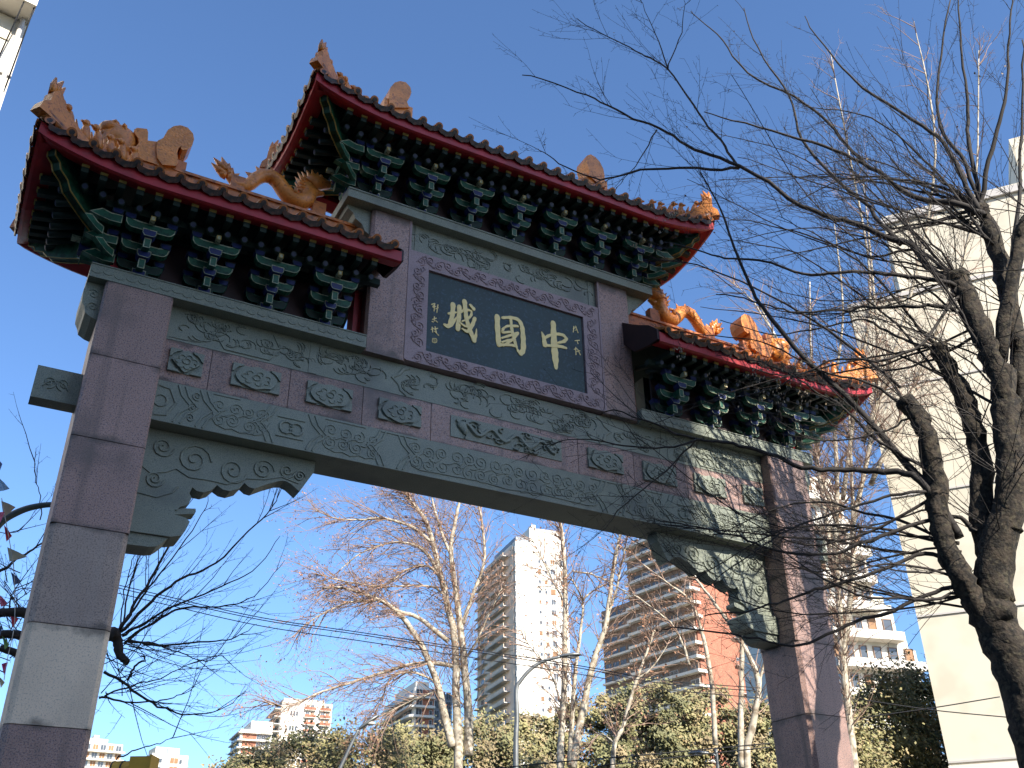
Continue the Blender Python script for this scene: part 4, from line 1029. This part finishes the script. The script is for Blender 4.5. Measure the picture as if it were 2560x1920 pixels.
BRX = [  # long branches, traced; last two numbers are the radii
  ([(2385,735,0),(2371,769,0),(2300,766,-.1),(2189,763,-.2),(2090,772,-.3),(1984,775,-.4),(1880,752,-.5),(1790,735,-.6)], .026,.006),
  ([(2388,715,0),(2300,700,-.2),(2211,689,-.3),(2110,684,-.5),(2012,678,-.6),(1870,644,-.8),(1780,632,-.9),(1660,606,-1)], .026,.006),
  ([(2395,725,0),(2354,695,0),(2297,644,0),(2234,598,-.1),(2126,558,-.2),(2040,530,-.3),(1955,484,-.4),(1847,421,-.5),(1740,372,-.6),(1642,325,-.7),(1540,276,-.8),(1442,228,-.9),(1306,188,-1)], .040,.006),
  ([(1847,421,-.5),(1800,350,-.5),(1744,285,-.5),(1670,171,-.6),(1600,128,-.6),(1522,91,-.7),(1442,46,-.8)], .018,.004),
  ([(1847,421,-.5),(1720,425,-.7),(1600,428,-.8),(1500,445,-.9),(1400,405,-1),(1345,372,-1)], .018,.004),
  ([(1642,325,-.7),(1600,400,-.7),(1540,470,-.8)], .010,.003),
  ([(1670,171,-.6),(1640,90,-.6),(1600,0,-.6)], .010,.003),
  ([(1670,171,-.6),(1700,80,-.6),(1710,0,-.6)], .009,.003),
  ([(2254,612,0),(2180,520,.1),(2097,450,.1),(2006,347,.1),(1972,239,.1),(1900,120,.1),(1860,20,.1)], .026,.006),
  ([(2460,540,.4),(2400,520,.3),(2268,484,.2),(2177,421,.1),(2058,365,0),(1892,319,-.1),(1760,280,-.2)], .040,.006),
  ([(2177,421,.1),(2097,342,.1),(2012,256,.1),(1870,182,0),(1790,90,0),(1727,28,0)], .022,.005),
  ([(2450,530,.4),(2400,430,.4),(2354,353,.4),(2297,319,.3),(2154,228,.3),(2080,140,.2),(2012,40,.2)], .034,.006),
  ([(2470,580,.5),(2416,416,.5),(2348,313,.5),(2345,171,.5),(2376,0,.5)], .030,.008),
  ([(2445,520,.5),(2425,380,.6),(2416,256,.6),(2400,114,.6),(2390,-20,.6)], .030,.008),
  ([(2450,530,.5),(2485,370,.4),(2507,256,.4),(2525,114,.4),(2530,-20,.4)], .030,.008),
  ([(2520,712,.5),(2545,500,.7),(2552,300,.8),(2556,100,.8)], .028,.010),
  ([(2345,1270,-.2),(2290,1195,-.3),(2230,1179,-.3),(2122,1172,-.4),(2035,1172,-.5),(1923,1132,-.6),(1840,1110,-.7),(1760,1096,-.7),(1640,1062,-.8),(1514,1028,-.9)], .038,.006),
  ([(1760,1096,-.7),(1680,1110,-.8),(1560,1105,-.9),(1440,1096,-1),(1350,1105,-1)], .012,.003),
  ([(1740,1100,-.7),(1650,1190,-.8),(1560,1270,-.9),(1500,1330,-.9)], .010,.003),
  ([(2400,1345,-.1),(2330,1230,-.2),(2270,1165,-.2),(2205,1088,-.3),(2115,991,-.4),(2006,889,-.5),(1916,781,-.6),(1883,730,-.6),(1836,620,-.7),(1800,520,-.7),(1750,430,-.8)], .048,.007),
  ([(2340,1260,-.2),(2340,1190,-.2),(2240,1130,-.3),(2180,1100,-.3),(2100,1015,-.4),(2060,985,-.4),(1980,940,-.5),(1900,905,-.6),(1790,890,-.7)], .020,.004),
  ([(2440,1330,0),(2380,1290,-.1),(2200,1343,-.4),(2087,1376,-.5),(1942,1376,-.6),(1852,1340,-.7),(1740,1315,-.8),(1640,1300,-.9)], .024,.005),
  ([(2380,1400,-.1),(2290,1390,-.2),(2180,1430,-.4),(2060,1470,-.5),(1960,1500,-.6),(1860,1530,-.7),(1760,1540,-.8)], .022,.005),
  ([(2430,1470,-.1),(2330,1480,-.2),(2200,1540,-.4),(2090,1580,-.5),(1980,1615,-.6),(1870,1590,-.7),(1700,1570,-.8),(1640,1575,-.8)], .022,.004),
  ([(2350,1240,-.2),(2260,1230,-.4),(2150,1260,-.5),(2000,1310,-.7),(1880,1380,-.8),(1760,1470,-.9)], .018,.004),
  ([(2250,1010,-.3),(2180,960,-.4),(2080,930,-.5),(1960,870,-.6),(1850,850,-.7),(1700,830,-.8)], .016,.004),
  ([(2340,870,.2),(2260,850,.1),(2160,800,0),(2050,820,-.1),(1930,835,-.2),(1800,800,-.3)], .016,.004),
  ([(2390,700,0),(2280,620,.3),(2170,640,.3),(2040,600,.2),(1900,560,.1),(1790,540,0)], .020,.004),
  ([(2400,740,0),(2300,860,-.3),(2190,900,-.5),(2080,900,-.6),(1960,960,-.7),(1860,990,-.8)], .018,.004),
]
crown = MB(); seeds = MB(); BRP = []
NODES = [(2392,700,.1),(2392,700,.1),(2445,515,.5),(2262,1010,-.3),(2346,875,.2),(2470,860,.1),(2500,950,.1),(2345,1290,-.2),(2420,1440,-.1),(2470,600,.4),(2445,515,.5)]
for i in range(52):        # long sweeping whips
    nx_, ny_, nd = r_.choice(NODES); jt = r_.uniform(-1,1); nx_ += 25*jt; ny_ += 90*jt if ny_ > 800 else 20*jt; L_ = r_.uniform(350, 880); an = r_.uniform(-.35, 1.15) if ny_ < 1100 else r_.uniform(-.30, .45)
    ex_, ey_ = nx_-L_*math.cos(an), ny_-L_*.75*math.sin(an); sag = r_.uniform(-.16,.22)*L_; e1 = r_.uniform(-1.4,.9)
    if ex_ > 2250 and ey_ > 1000: continue
    BRX.append(([(nx_,ny_,nd),(nx_+(ex_-nx_)*.3, ny_+(ey_-ny_)*.3+sag*.8, nd+e1*.3),(nx_+(ex_-nx_)*.65, ny_+(ey_-ny_)*.65+sag, nd+e1*.65),(ex_,ey_,nd+e1)], r_.uniform(.009,.019), .0035))
for pts, a, b in BRX:
    lm = MB(); q = limb(lm, r_, tp(pts), a*1.3, b*1.3, 6, .05); BRP.append((q, a)); tb_(lm, 'branch', BARKT)
left = (-RT*.9 + Vector((0,0,.55))).normalized()
for q, a in BRP:
    L_ = sum((q[i+1]-q[i]).length for i in range(len(q)-1)); n_ = int(L_*4.2)
    for i in range(n_):
        t_ = r_.uniform(.12, .98); p, tg = along(q, t_)
        if p.x > 2.6 and p.z > 7.8 and r_.random() < .5: continue
        s_ = rv(r_).cross(tg); s_.normalize()
        d = (tg*1.0 + s_*r_.uniform(.35,.8) + Vector((0,0,.25))).normalized()
        twig(crown, r_, p, d, RS*r_.uniform(.5,1.7)*(1.15-.4*t_), RS*r_.uniform(.0032,.0062), 1, Vector((0,0,.5)), 1, (seeds, 1 if r_.random() < .10 else 0, .035), 0, 0, 3, .07)
for e_ in [p[-1] for p in PL] + [along(PL[0], .6)[0], along(PL[3], .5)[0], along(PL[1], .6)[0], along(PL[1],.85)[0], along(trunk,.8)[0], along(trunk,.9)[0], along(trunk,.7)[0]]:
    for i in range(9):      # whips from the pollard heads
        d = (left*r_.uniform(-.1,1.1) + Vector((0,0,r_.uniform(-.3,1))) + rv(r_, .55)).normalized()
        twig(crown, r_, e_, d, RS*r_.uniform(1.2,3.4), RS*r_.uniform(.005,.011), 1, Vector((0,0,.6)), 1, (seeds, 0, .03), 0, 0, 4, .07)
# dry seed bunches hanging before the eaves
for cx, cy, n_, sp in ((1640,545,16,46),(1700,860,12,60),(1890,935,34,90),(1960,980,22,60),(1600,600,10,40)):
    for i in range(n_):
        p = at(cx+r_.gauss(0,sp*.6), cy+r_.gauss(0,sp*.35), D0-.6+r_.uniform(-.3,.3))
        crown.tube([p+Vector((r_.uniform(-.1,.1),0,.12)), p], [.002,.002], 3, 0, False)
        for k in range(3):
            q = p+rv(r_,.018); a_ = Vector((r_.gauss(0,.3),r_.gauss(0,.3),-1)).normalized()*.045; b_ = a_.cross(rv(r_)).normalized()*.010
            seeds.add([q, q+a_*.5+b_, q+a_, q+a_*.5-b_], [(0,1,2,3)])
o = tb_(crown, 'twigs', BARKT); o['kind'] = 'stuff'
o = tb_(seeds, 'dry_seeds', SEED); o['kind'] = 'stuff'

# ---- dark bare tree behind the left pillar
DL = 17.; RS = 1.
base = at(150, 1700, DL); tree = empty('bare_tree', (base.x, base.y, 0)); tag(tree, 'dark bare pollarded tree behind the left pillar', 'tree')
r_ = random.Random(5); tr = MB()
def tpl(pts): return [at(a, b, DL+d) for a, b, d in pts]
limb(tr, r_, [Vector((base.x,base.y,-.2)), Vector((base.x+.05,base.y,1.6))]+tpl([(140,1900,0),(150,1740,0),(160,1620,0),(150,1560,0)]), .26, .17, 12, .06)
limb(tr, r_, tpl([(165,1640,0),(220,1600,0),(262,1585,0),(292,1588,0)]), .13, .11, 9); limb(tr, r_, tpl([(285,1580,0),(295,1610,0),(302,1640,0),(318,1655,0)]), .09, .055, 9, .09)
limb(tr, r_, tpl([(150,1600,0),(90,1545,0),(30,1530,0),(-30,1540,0)]), .10, .06, 8); limb(tr, r_, tpl([(150,1650,0),(80,1600,0),(20,1585,0),(-30,1600,0)]), .08, .06, 8); limb(tr, r_, tpl([(140,1690,0),(60,1640,0),(0,1620,0)]), .08, .05, 8)
tb_(tr, 'trunk', BARKD); crown = MB()
LB = [([(300,1575,0),(340,1500,0),(400,1410,0),(440,1320,0),(475,1215,0)],.032,.008),([(295,1580,0),(340,1510,.2),(400,1440,.2),(480,1330,.2),(520,1240,.2)],.024,.005),
  ([(300,1580,0),(380,1500,-.2),(450,1450,-.2),(540,1410,-.2),(640,1310,-.2),(690,1250,-.2),(702,1190,-.2)],.030,.004),([(305,1590,0),(360,1560,0),(420,1520,0),(530,1480,0),(630,1430,0),(700,1340,0)],.026,.005),
  ([(310,1610,0),(400,1540,0),(470,1520,0),(560,1510,0),(640,1490,0),(712,1400,0)],.026,.004),([(320,1600,0),(420,1615,0),(540,1602,0),(600,1590,0),(642,1560,0)],.022,.004),
  ([(320,1605,0),(400,1610,.2),(460,1630,.2),(520,1650,.2),(560,1626,.2)],.018,.004),([(260,1680,0),(330,1725,0),(400,1765,0),(460,1782,0),(550,1772,0),(615,1728,0)],.026,.004),
  ([(248,1745,0),(310,1758,0),(390,1755,0),(450,1740,0),(490,1715,0)],.020,.004),([(262,1740,0),(330,1720,.1),(400,1700,.1),(480,1660,.1),(560,1640,.1)],.016,.004),
  ([(300,1580,0),(330,1450,.3),(372,1330,.3),(430,1190,.3)],.018,.004),([(298,1580,0),(310,1480,.3),(330,1400,.3),(352,1340,.3)],.014,.004),([(290,1900,-2),(340,1880,-2),(400,1862,-2),(437,1835,-2)],.012,.004),
  ([(320,1700,0),(335,1672,0),(350,1655,0),(352,1640,0)],.022,.014),
  ([(-20,1440,0),(40,1400,0),(95,1365,0),(130,1330,0)],.028,.010),([(-20,1330,0),(40,1330,0),(80,1300,0),(120,1230,0)],.008,.003),([(100,1300,0),(95,1230,0),(85,1170,0),(88,1130,0)],.010,.003),([(20,1540,0),(40,1480,0),(110,1470,0)],.014,.005)]
for pts, a, b in LB:
    lm = MB(); q = limb(lm, r_, tpl(pts), a, b, 5, .05); tb_(lm, 'branch', BARKD)
    L_ = sum((q[i+1]-q[i]).length for i in range(len(q)-1))
    for i in range(int(L_*2.4)):
        t_ = r_.uniform(.15,.98); p, tg = along(q, t_); s_ = rv(r_).cross(tg).normalized()
        twig(crown, r_, p, (tg+s_*r_.uniform(.35,.7)).normalized(), r_.uniform(.5,1.5), r_.uniform(.006,.010), 1, RT*.3+Vector((0,0,.8)), 1, None, 0, 0, 2, .06)
for i in range(42):
    p = at(r_.uniform(-10,120), r_.uniform(1430,1700), DL); twig(crown, r_, p, rv(r_)+Vector((0,0,.6)), r_.uniform(.6,1.6), .010, 1, Vector((0,0,.4)), 1, None, 0, 0, 3, .08)
for i in range(30):
    p = at(r_.uniform(250,330), r_.uniform(1560,1760), DL+.2); twig(crown, r_, p, RT*r_.uniform(.5,1.2)+rv(r_,.5), r_.uniform(.8,2.2), .010, 1, RT*.3+Vector((0,0,.5)), 1, None, 0, -.04, 3, .07)
o = tb_(crown, 'twigs', BARKD); o['kind'] = 'stuff'

# ---- pale plane trees behind the arch
def plane_tree(label, D, base_px, limbs, seed, dens, leaf, droop=.05, tw=(.7,2.2), side=3):
    global tree
    b_ = at(*base_px, D); tree = empty('plane_tree', (b_.x, b_.y, 0)); tag(tree, label, 'tree', 'pale barked plane trees beyond the arch')
    r_ = random.Random(seed); crown = MB(); lv = MB(); first = True; top = None
    for pts, a, b in limbs:
        P_ = [at(p[0], p[1], D+(p[2] if len(p) > 2 else 0)) for p in pts]
        lm = MB()
        if first: P_ = [Vector((b_.x, b_.y, -.2)), Vector((b_.x, b_.y, 1.5))] + P_
        q = limb(lm, r_, P_, a*.64, b*.5, 8, .05); tb_(lm, 'trunk' if first else 'limb', PLANE)
        s0 = .35 if first else .12; first = False
        L_ = sum((q[i+1]-q[i]).length for i in range(len(q)-1))
        for i in range(int(L_*dens*3.2)):
            t_ = r_.uniform(s0,1); p, tg = along(q, t_)
            if p.z < 6 or (D == 26 and p.z > 15.5 and r_.random() < .75): continue
            s_ = rv(r_).cross(tg).normalized(); d = (tg*.8+s_*r_.uniform(.5,1.0)-RT*.2).normalized()
            twig(crown, r_, p, d, r_.uniform(*tw)*(1.2-.4*t_), r_.uniform(.010,.020), 2, -RT*.15, 0, (lv, leaf if r_.random() < .6 else 0, .065), 0, droop, side, .12)
    o = tb_(crown, 'twigs', PLANET); o['kind'] = 'stuff'
    if lv.v: o = tb_(lv, 'dry_leaves', LEAFB); o['kind'] = 'stuff'
C = lambda pts, o=(650,1180): [(o[0]+a*.3617, o[1]+b*.3617) for a, b in pts]
plane_tree('pale plane tree with drooping brown twigs left of the white tower', 34, (1150, 1919), [
  (C([(1370,1960),(1360,1659),(1350,1200),(1290,900),(1220,600),(1150,350),(1060,220),(1000,140)]), .30, .10),
  (C([(1440,1959),(1440,1659),(1400,1200),(1370,950),(1320,550),(1350,350),(1390,150)]), .26, .09),
  (C([(1330,1900),(1270,1659),(1220,1450),(1130,1230),(1020,1050),(900,930),(740,850),(560,800),(430,800)]), .24, .05),
  (C([(1300,1170),(1100,1010),(950,960),(850,890),(750,890),(620,900),(430,980),(280,1080)]), .13, .03),
  (C([(1390,1350),(1200,1320),(1050,1330),(900,1370),(650,1450),(400,1530),(200,1620),(30,1590)]), .13, .03),
  (C([(1230,680),(1150,560),(1050,500),(900,490),(700,560),(550,680)]), .11, .03), (C([(1180,480),(1050,380),(850,320),(700,330),(520,320),(380,260)]), .11, .03),
  (C([(1290,800),(1160,650),(1000,680),(850,780),(600,760),(380,700)]), .09, .03), (C([(1400,1050),(1470,850),(1550,620),(1540,400),(1510,230),(1480,100)]), .12, .05),
  (C([(1330,600),(1260,430),(1200,230),(1180,100)]), .10, .05), (C([(1280,860),(1200,800),(1100,790),(900,790),(740,800)]), .08, .03),
  (C([(1200,1440),(1050,1380),(900,1430),(850,1560),(800,1680)]), .07, .02), (C([(1250,1500),(1100,1560),(900,1660),(760,1720)]), .06, .02),
  (C([(1420,1300),(1500,1150),(1600,950),(1680,800)]), .08, .03)], 3, 3.4, 1, .10, (.7,2.4), 4)
C2 = lambda pts: C(pts, (1000,1320))
plane_tree('slender pale plane tree with forked trunks just right of the white tower', 30, (1401, 1919), [
  (C2([(1110,1659),(1130,1200),(1140,700),(1140,300),(1120,60),(1100,-80)]), .20, .09), (C2([(1190,1659),(1250,1340),(1330,950),(1420,680),(1470,300),(1510,100),(1540,-50)]), .20, .06),
  (C2([(1170,1640),(1190,1300),(1210,1000),(1250,700),(1260,500),(1180,340)]), .13, .04), (C2([(1260,500),(1350,430),(1430,400)]), .06, .02),
  (C2([(1440,600),(1500,420),(1540,200),(1570,50)]), .08, .03), (C2([(1110,1200),(1040,1000),(900,820),(820,700)]), .05, .015), (C2([(1200,300),(1350,330),(1500,410),(1650,520),(1800,650)]), .05, .015),
  (C2([(1120,500),(1020,300),(950,150),(900,60)]), .05, .015)], 4, 3.0, 1, .03, (.5,1.5))
plane_tree('leaning pale plane tree before the striped brick block', 27, (1532, 1919), [
  (C2([(1470,1659),(1550,1350),(1620,1100),(1690,900),(1760,700)]), .13, .05), (C2([(2180,1500),(2150,1050),(2080,700),(2000,500),(1850,380),(1680,250)]), .11, .03), (C2([(2000,950),(1900,700),(1700,520),(1500,400)]), .06, .02),
  (C2([(1490,1500),(1400,1420),(1300,1500)]), .04, .015), (C2([(1640,1050),(1760,950),(1850,800)]), .05, .015)], 6, 2.2, 1, .02, (.4,1.2))
C3 = lambda pts: C(pts, (1760,1320))
plane_tree('pale plane tree standing right beside the right pillar foot', 24, (1868, 1919), [
  (C3([(300,1659),(340,1350),(380,1100),(320,900),(200,700),(60,500),(-60,350)]), .17, .05), (C3([(260,1659),(255,1300),(262,900),(258,650),(255,520)]), .12, .07), (C3([(380,1100),(420,900),(500,700)]), .06, .02)], 8, 1.6, 0, .0, (.4,1.2))
plane_tree('pale plane tree with many upright shoots between the right roof and cream building', 26, (2112, 1919), [
  (C3([(1040,1659),(1000,1300),(960,900),(930,500),(900,100)]), .19, .13), (C3([(960,900),(1010,500),(1030,100),(1020,-400),(1000,-900)]), .13, .06), (C3([(900,300),(820,-200),(760,-700),(740,-1200),(730,-1700)]), .12, .03),
  (C3([(900,200),(920,-300),(900,-900),(960,-1500),(900,-2100)]), .12, .03), (C3([(1020,0),(1150,-600),(1200,-1200),(1150,-1900),(1100,-2400)]), .11, .03), (C3([(930,0),(700,-700),(500,-1300),(330,-1650)]), .09, .02),
  (C3([(960,-200),(1050,-900),(1150,-1700),(1000,-2600),(870,-3300)]), .10, .03), (C3([(1100,-600),(1400,-1500),(1600,-2600),(1450,-3500)]), .11, .03), (C3([(1150,-300),(1500,-1100),(1850,-2100),(1900,-3300)]), .11, .03),
  (C3([(800,-500),(600,-1100),(380,-1500),(200,-1700)]), .07, .02)], 9, 4.2, 0, .0, (.6,1.9))

# ---- evergreens on the bank
def leaf_tree(label, px, py_top, D, wpx, seed, mats, n_leaf, hfrac=.62):
    top = at(px, py_top, D); rx = wpx/FPX*D*.5; H_ = top.z; rz = H_*hfrac*.5; c_ = Vector((top.x, top.y, H_-rz))
    t_ = empty('evergreen_tree', (top.x, top.y, 0)); tag(t_, label, 'tree', 'evergreen trees on the bank'); r_ = random.Random(seed)
    tr = MB(); P_ = [Vector((0,0,-.2)), Vector((.1,0,H_*.2)), Vector((r_.uniform(-.3,.3),.1,H_*.45)), Vector((r_.uniform(-.5,.5),0,H_*.75))]
    q = limb(tr, r_, P_, .16, .05, 8)
    for i in range(7):
        p, tg = along(q, r_.uniform(.3,.9)); d = (tg*.6+rv(r_,.7)).normalized(); tr.tube([p, p+d*rx*.4, p+d*rx*.75+Vector((0,0,.3))], [.05,.03,.01], 5, 0, False)
    tr.build('trunk', t_, BARK)
    lv = MB(); cl_ = []
    for i in range(170):
        d = rv(r_).normalized(); k = r_.uniform(.6,1.0)**.5; cl_.append((Vector((d.x*rx*k, d.y*rx*.8*k, H_-rz+d.z*rz*k)), r_.uniform(.25,.60), r_.choice((0,0,0,1,1,2))))
    for i in range(n_leaf):
        c2, s_, mi = r_.choice(cl_); p = c2+Vector((r_.gauss(0,s_*.62), r_.gauss(0,s_*.62), r_.gauss(0,s_*.5))); nn = (rv(r_)+Vector((.15,-1.5,1.1))+(p-Vector((0,0,H_-rz))).normalized()*.6).normalized(); a = nn.cross(rv(r_)).normalized(); b_ = a.cross(nn); L_ = r_.uniform(.045,.10)*D/40
        lv.add([p-a*L_, p+b_*L_*.55, p+a*L_, p-b_*L_*.55], [(0,1,2,3)], mi)
    o = lv.build('crown', t_, *mats); o['kind'] = 'stuff'
MX = [[LEAF1,LEAF2,LEAF3],[LEAF2,LEAF1,LEAF3],[LEAF1,LEAF3,LEAF2]]
EV = [(640,1885,40,260,'small rounded evergreen at the left end of the bank'),(770,1832,42,310,'broad evergreen below the white block with orange balconies'),(905,1826,38,310,'evergreen behind the small street lamp head'),
  (1035,1825,42,300,'brownish evergreen left of the plane tree trunks'),(1205,1795,44,300,'dense evergreen below the shaded side of the white tower'),(1345,1785,58,300,'evergreen in front of the white tower foot'),
  (1490,1735,60,330,'evergreen below the gap between tower and striped block'),(1620,1705,58,330,'tall evergreen under the striped brick block'),(1770,1725,60,330,'evergreen left of the right pillar foot'),
  (1900,1760,58,260,'evergreen mostly hidden behind the right pillar'),(2200,1690,30,190,'dark evergreen between the right pillar and the cream building'),(2270,1660,34,150,'slim evergreen against the corner of the cream building'),
  (2100,1800,28,170,'low evergreen at the right pillar foot')]
for i, (px, py, D, wp, lb_) in enumerate(EV): leaf_tree(lb_, px, py, D, wp, 100+i, MX[i % 3], 23000)

# ================================================================== street furniture
def cable(label, pts, D, rad=.009):
    m = MB(); P_ = smooth_path([at(a, b, D) for a, b in pts], 6); m.tube(P_, rad, 5, 0)
    tag(m.build('overhead_cable', None, WIRE), label, 'cable', 'overhead cables crossing behind the arch')
W3 = [(0,1005),(700,1110),(1400,1215),(2212,1340)]
cable('upper of the close pair of cables crossing the plane tree', [(200,1440),(400,1487)]+C(W3)+[(1650,1700),(1900,1720)], 19)
cable('lower of the close pair of cables crossing the plane tree', [(200,1448),(400,1494)]+C([(a,b+16) for a,b in W3])+[(1650,1708),(1900,1728)], 19.2)
cable('thin single cable below the close pair', [(200,1460),(400,1508)]+C([(a,b+58) for a,b in W3])+[(1650,1722),(1900,1745)], 19.6, .009)
cable('low cable near the bottom edge before the evergreens', [(1150,1930),(1400,1905),(1600,1888),(1800,1870),(1925,1858)], 18, .010)
cable('lowest cable running to the right pillar foot', [(1500,1915),(1700,1892),(1925,1868)], 18.3, .010)
cable('cable in front of the cream building, upper', [(2150,1795),(2330,1770),(2500,1742)], 17, .009)
cable('cable in front of the cream building, lower', [(2150,1748),(2330,1775),(2540,1795)], 17.4, .009)

def lamp(label, D, foot_px, pts, head, r0=.06, mt=METAL, headlen=.55):
    b_ = at(*foot_px, D); e = empty('street_lamp', (b_.x, b_.y, 0)); tag(e, label, 'street lamp')
    P_ = [at(a, b, D) for a, b in pts]; loc = Vector((b_.x, b_.y, 0))
    m = MB(); q = smooth_path([Vector((b_.x, b_.y, 0))]+P_, 6); m.tube([x-loc for x in q], [r0*(1.25-.6*i/(len(q)-1)) for i in range(len(q))], 8, 0)
    m.build('pole', e, mt)
    m = MB(); m.tube([Vector((0,0,0)), Vector((0,0,.5))], r0*1.7, 10, 0); m.build('base', e, mt)
    p = P_[-1]-loc; d = (P_[-1]-P_[-2]); d.z *= .3; d.normalize()
    if head:
        m = MB(); s_ = Vector((-d.y, d.x, 0))
        prof = [(0,.05,.05),(.12,.11,.07),(.35,.15,.08),(.52,.12,.06),(.62,.03,.02)]
        vs_ = []; n_ = 8
        for u, w_, h_ in prof:
            for j in range(n_):
                a = 2*math.pi*j/n_; vs_.append(p+d*u*headlen/.6+s_*w_*math.cos(a)+Vector((0,0,h_*math.sin(a)*(1 if math.sin(a) > 0 else .45))))
        m.add(vs_, [(i*n_+j, i*n_+(j+1)%n_, (i+1)*n_+(j+1)%n_, (i+1)*n_+j) for i in range(len(prof)-1) for j in range(n_)], 0, True)
        h = m.build('lamp_head', e, mt); m = MB(); m.blob(p+d*.33*headlen/.6-Vector((0,0,.03)), .14, .09, .05); m.build('lens', h, CONC)
lamp('street lamp with dark flat head leaning over the evergreens', 24, (836, 1955), [(836,1975),(836,1955),(874,1870),(896,1824)], True, .05)
lamp('street lamp with long curved arm in front of the white tower', 26, (1290, 1919), [(1290,1919),(1292,1800),(1291,1725),(1300,1704),(1326,1674),(1358,1653),(1400,1642)], True, .06)
lamp('small street lamp beside the leaning plane tree', 30, (1795, 1919), [(1795,1919),(1792,1896),(1784,1886),(1772,1884)], True, .04)
lamp('green street lamp with arched arm passing behind the left pillar', 13.5, (-40, 1400), [(-40,1500),(-30,1360),(0,1308),(45,1280),(90,1266),(140,1262),(200,1275)], True, .05, POLEG)

# traffic signal seen from the side, bottom left
p = at(338, 1925, 15); e = empty('traffic_signal', (p.x, p.y, 0)); tag(e, 'yellow traffic signal with dark visors at the bottom edge', 'traffic signal')
m = MB(); m.tube([(0,0,0),(0,0,p.z-.3)], .05, 8, 0); m.build('post', e, METAL)
ax = RT.copy(); ax.z = 0; ax.normalize(); ay = Vector((-ax.y, ax.x, 0)); cz = Vector((0,0,p.z-.02))
m = MB(); m.obox(cz+ax*.09, ax*.13, ay*.16, Vector((0,0,.17))); m.obox(cz+ax*.235, ax*.012, ay*.17, Vector((0,0,.19))); m.build('housing', e, YEL)
for k in (0, 1):
    m = MB(); q = cz-ax*(.05+.13*k)+Vector((0,0,-.01)); n_ = 12
    ring = lambda r__, u: [q+ax*u+ay*r__*math.cos(2*math.pi*j/n_)+Vector((0,0,r__*math.sin(2*math.pi*j/n_))) for j in range(n_)]
    m.add(ring(.15,.005)+ring(.145,-.11), [(j,(j+1)%n_,(j+1)%n_+n_,j+n_) for j in range(n_)], 0, True); m.build('visor', e, YEL)
    m = MB(); m.add(ring(.152,-.10)+ring(.152,-.12)+ring(.12,-.12)+ring(.12,-.10), [(i*n_+j,i*n_+(j+1)%n_,(i+1)*n_+(j+1)%n_,(i+1)*n_+j) for i in range(3) for j in range(n_)]); m.build('visor_rim', e, BLACK)

# bunting by the left pillar
def bunting(label, pts, flags, D):
    P_ = smooth_path([at(a, b, D) for a, b in pts], 6); e = empty('bunting', P_[0]); tag(e, label, 'bunting', 'strings of bunting beside the left pillar')
    m = MB(); m.tube([q-P_[0] for q in P_], .004, 4, 0); m.build('string', e, FRAMEW)
    for a, b, col, tipx, tipy, hgt in flags:
        p0, p1, p2 = at(a, b, D)-P_[0], at(a+tipx, b+tipy, D+.03)-P_[0], at(a+6, b+hgt, D)-P_[0]; m = MB()
        mid = (p0+p1)*.5+Vector((0,-.015,0)); mid2 = (p2+p1)*.5+Vector((0,.01,0)); vs_ = [p0, mid, p1, mid2, p2]
        nn = Vector((0,.0015,0)); m.add([x-nn for x in vs_]+[x+nn for x in vs_], [(0,4,3,1),(1,3,2),(5,6,8,9),(6,7,8),(0,1,6,5),(1,2,7,6),(2,3,8,7),(3,4,9,8),(4,0,5,9)])
        m.build('pennant', e, FLAGM[col])
bunting('string of coloured pennants hanging nearest the left pillar', [(4,1245),(14,1300),(30,1390),(36,1450),(36,1560),(20,1640),(10,1700)],
  [(3,1252,'sand',36,16,42),(10,1312,'red',20,28,42),(18,1368,'cream',50,24,36),(28,1430,'blue',26,24,34),(26,1540,'red',20,8,30),(6,1590,'green',18,22,34),(4,1660,'magenta',16,-4,28)], 11)
bunting('string of pennants at the very left edge of the picture', [(-6,1130),(-4,1250),(-6,1400),(-4,1550),(-8,1720)],
  [(-6,1150,'blue',12,10,26),(-6,1192,'sky',30,30,36),(-6,1282,'pink',18,-2,26),(-4,1485,'pink',24,24,32),(-6,1560,'blue',12,10,30),(-4,1690,'cream',16,16,30)], 10.4)
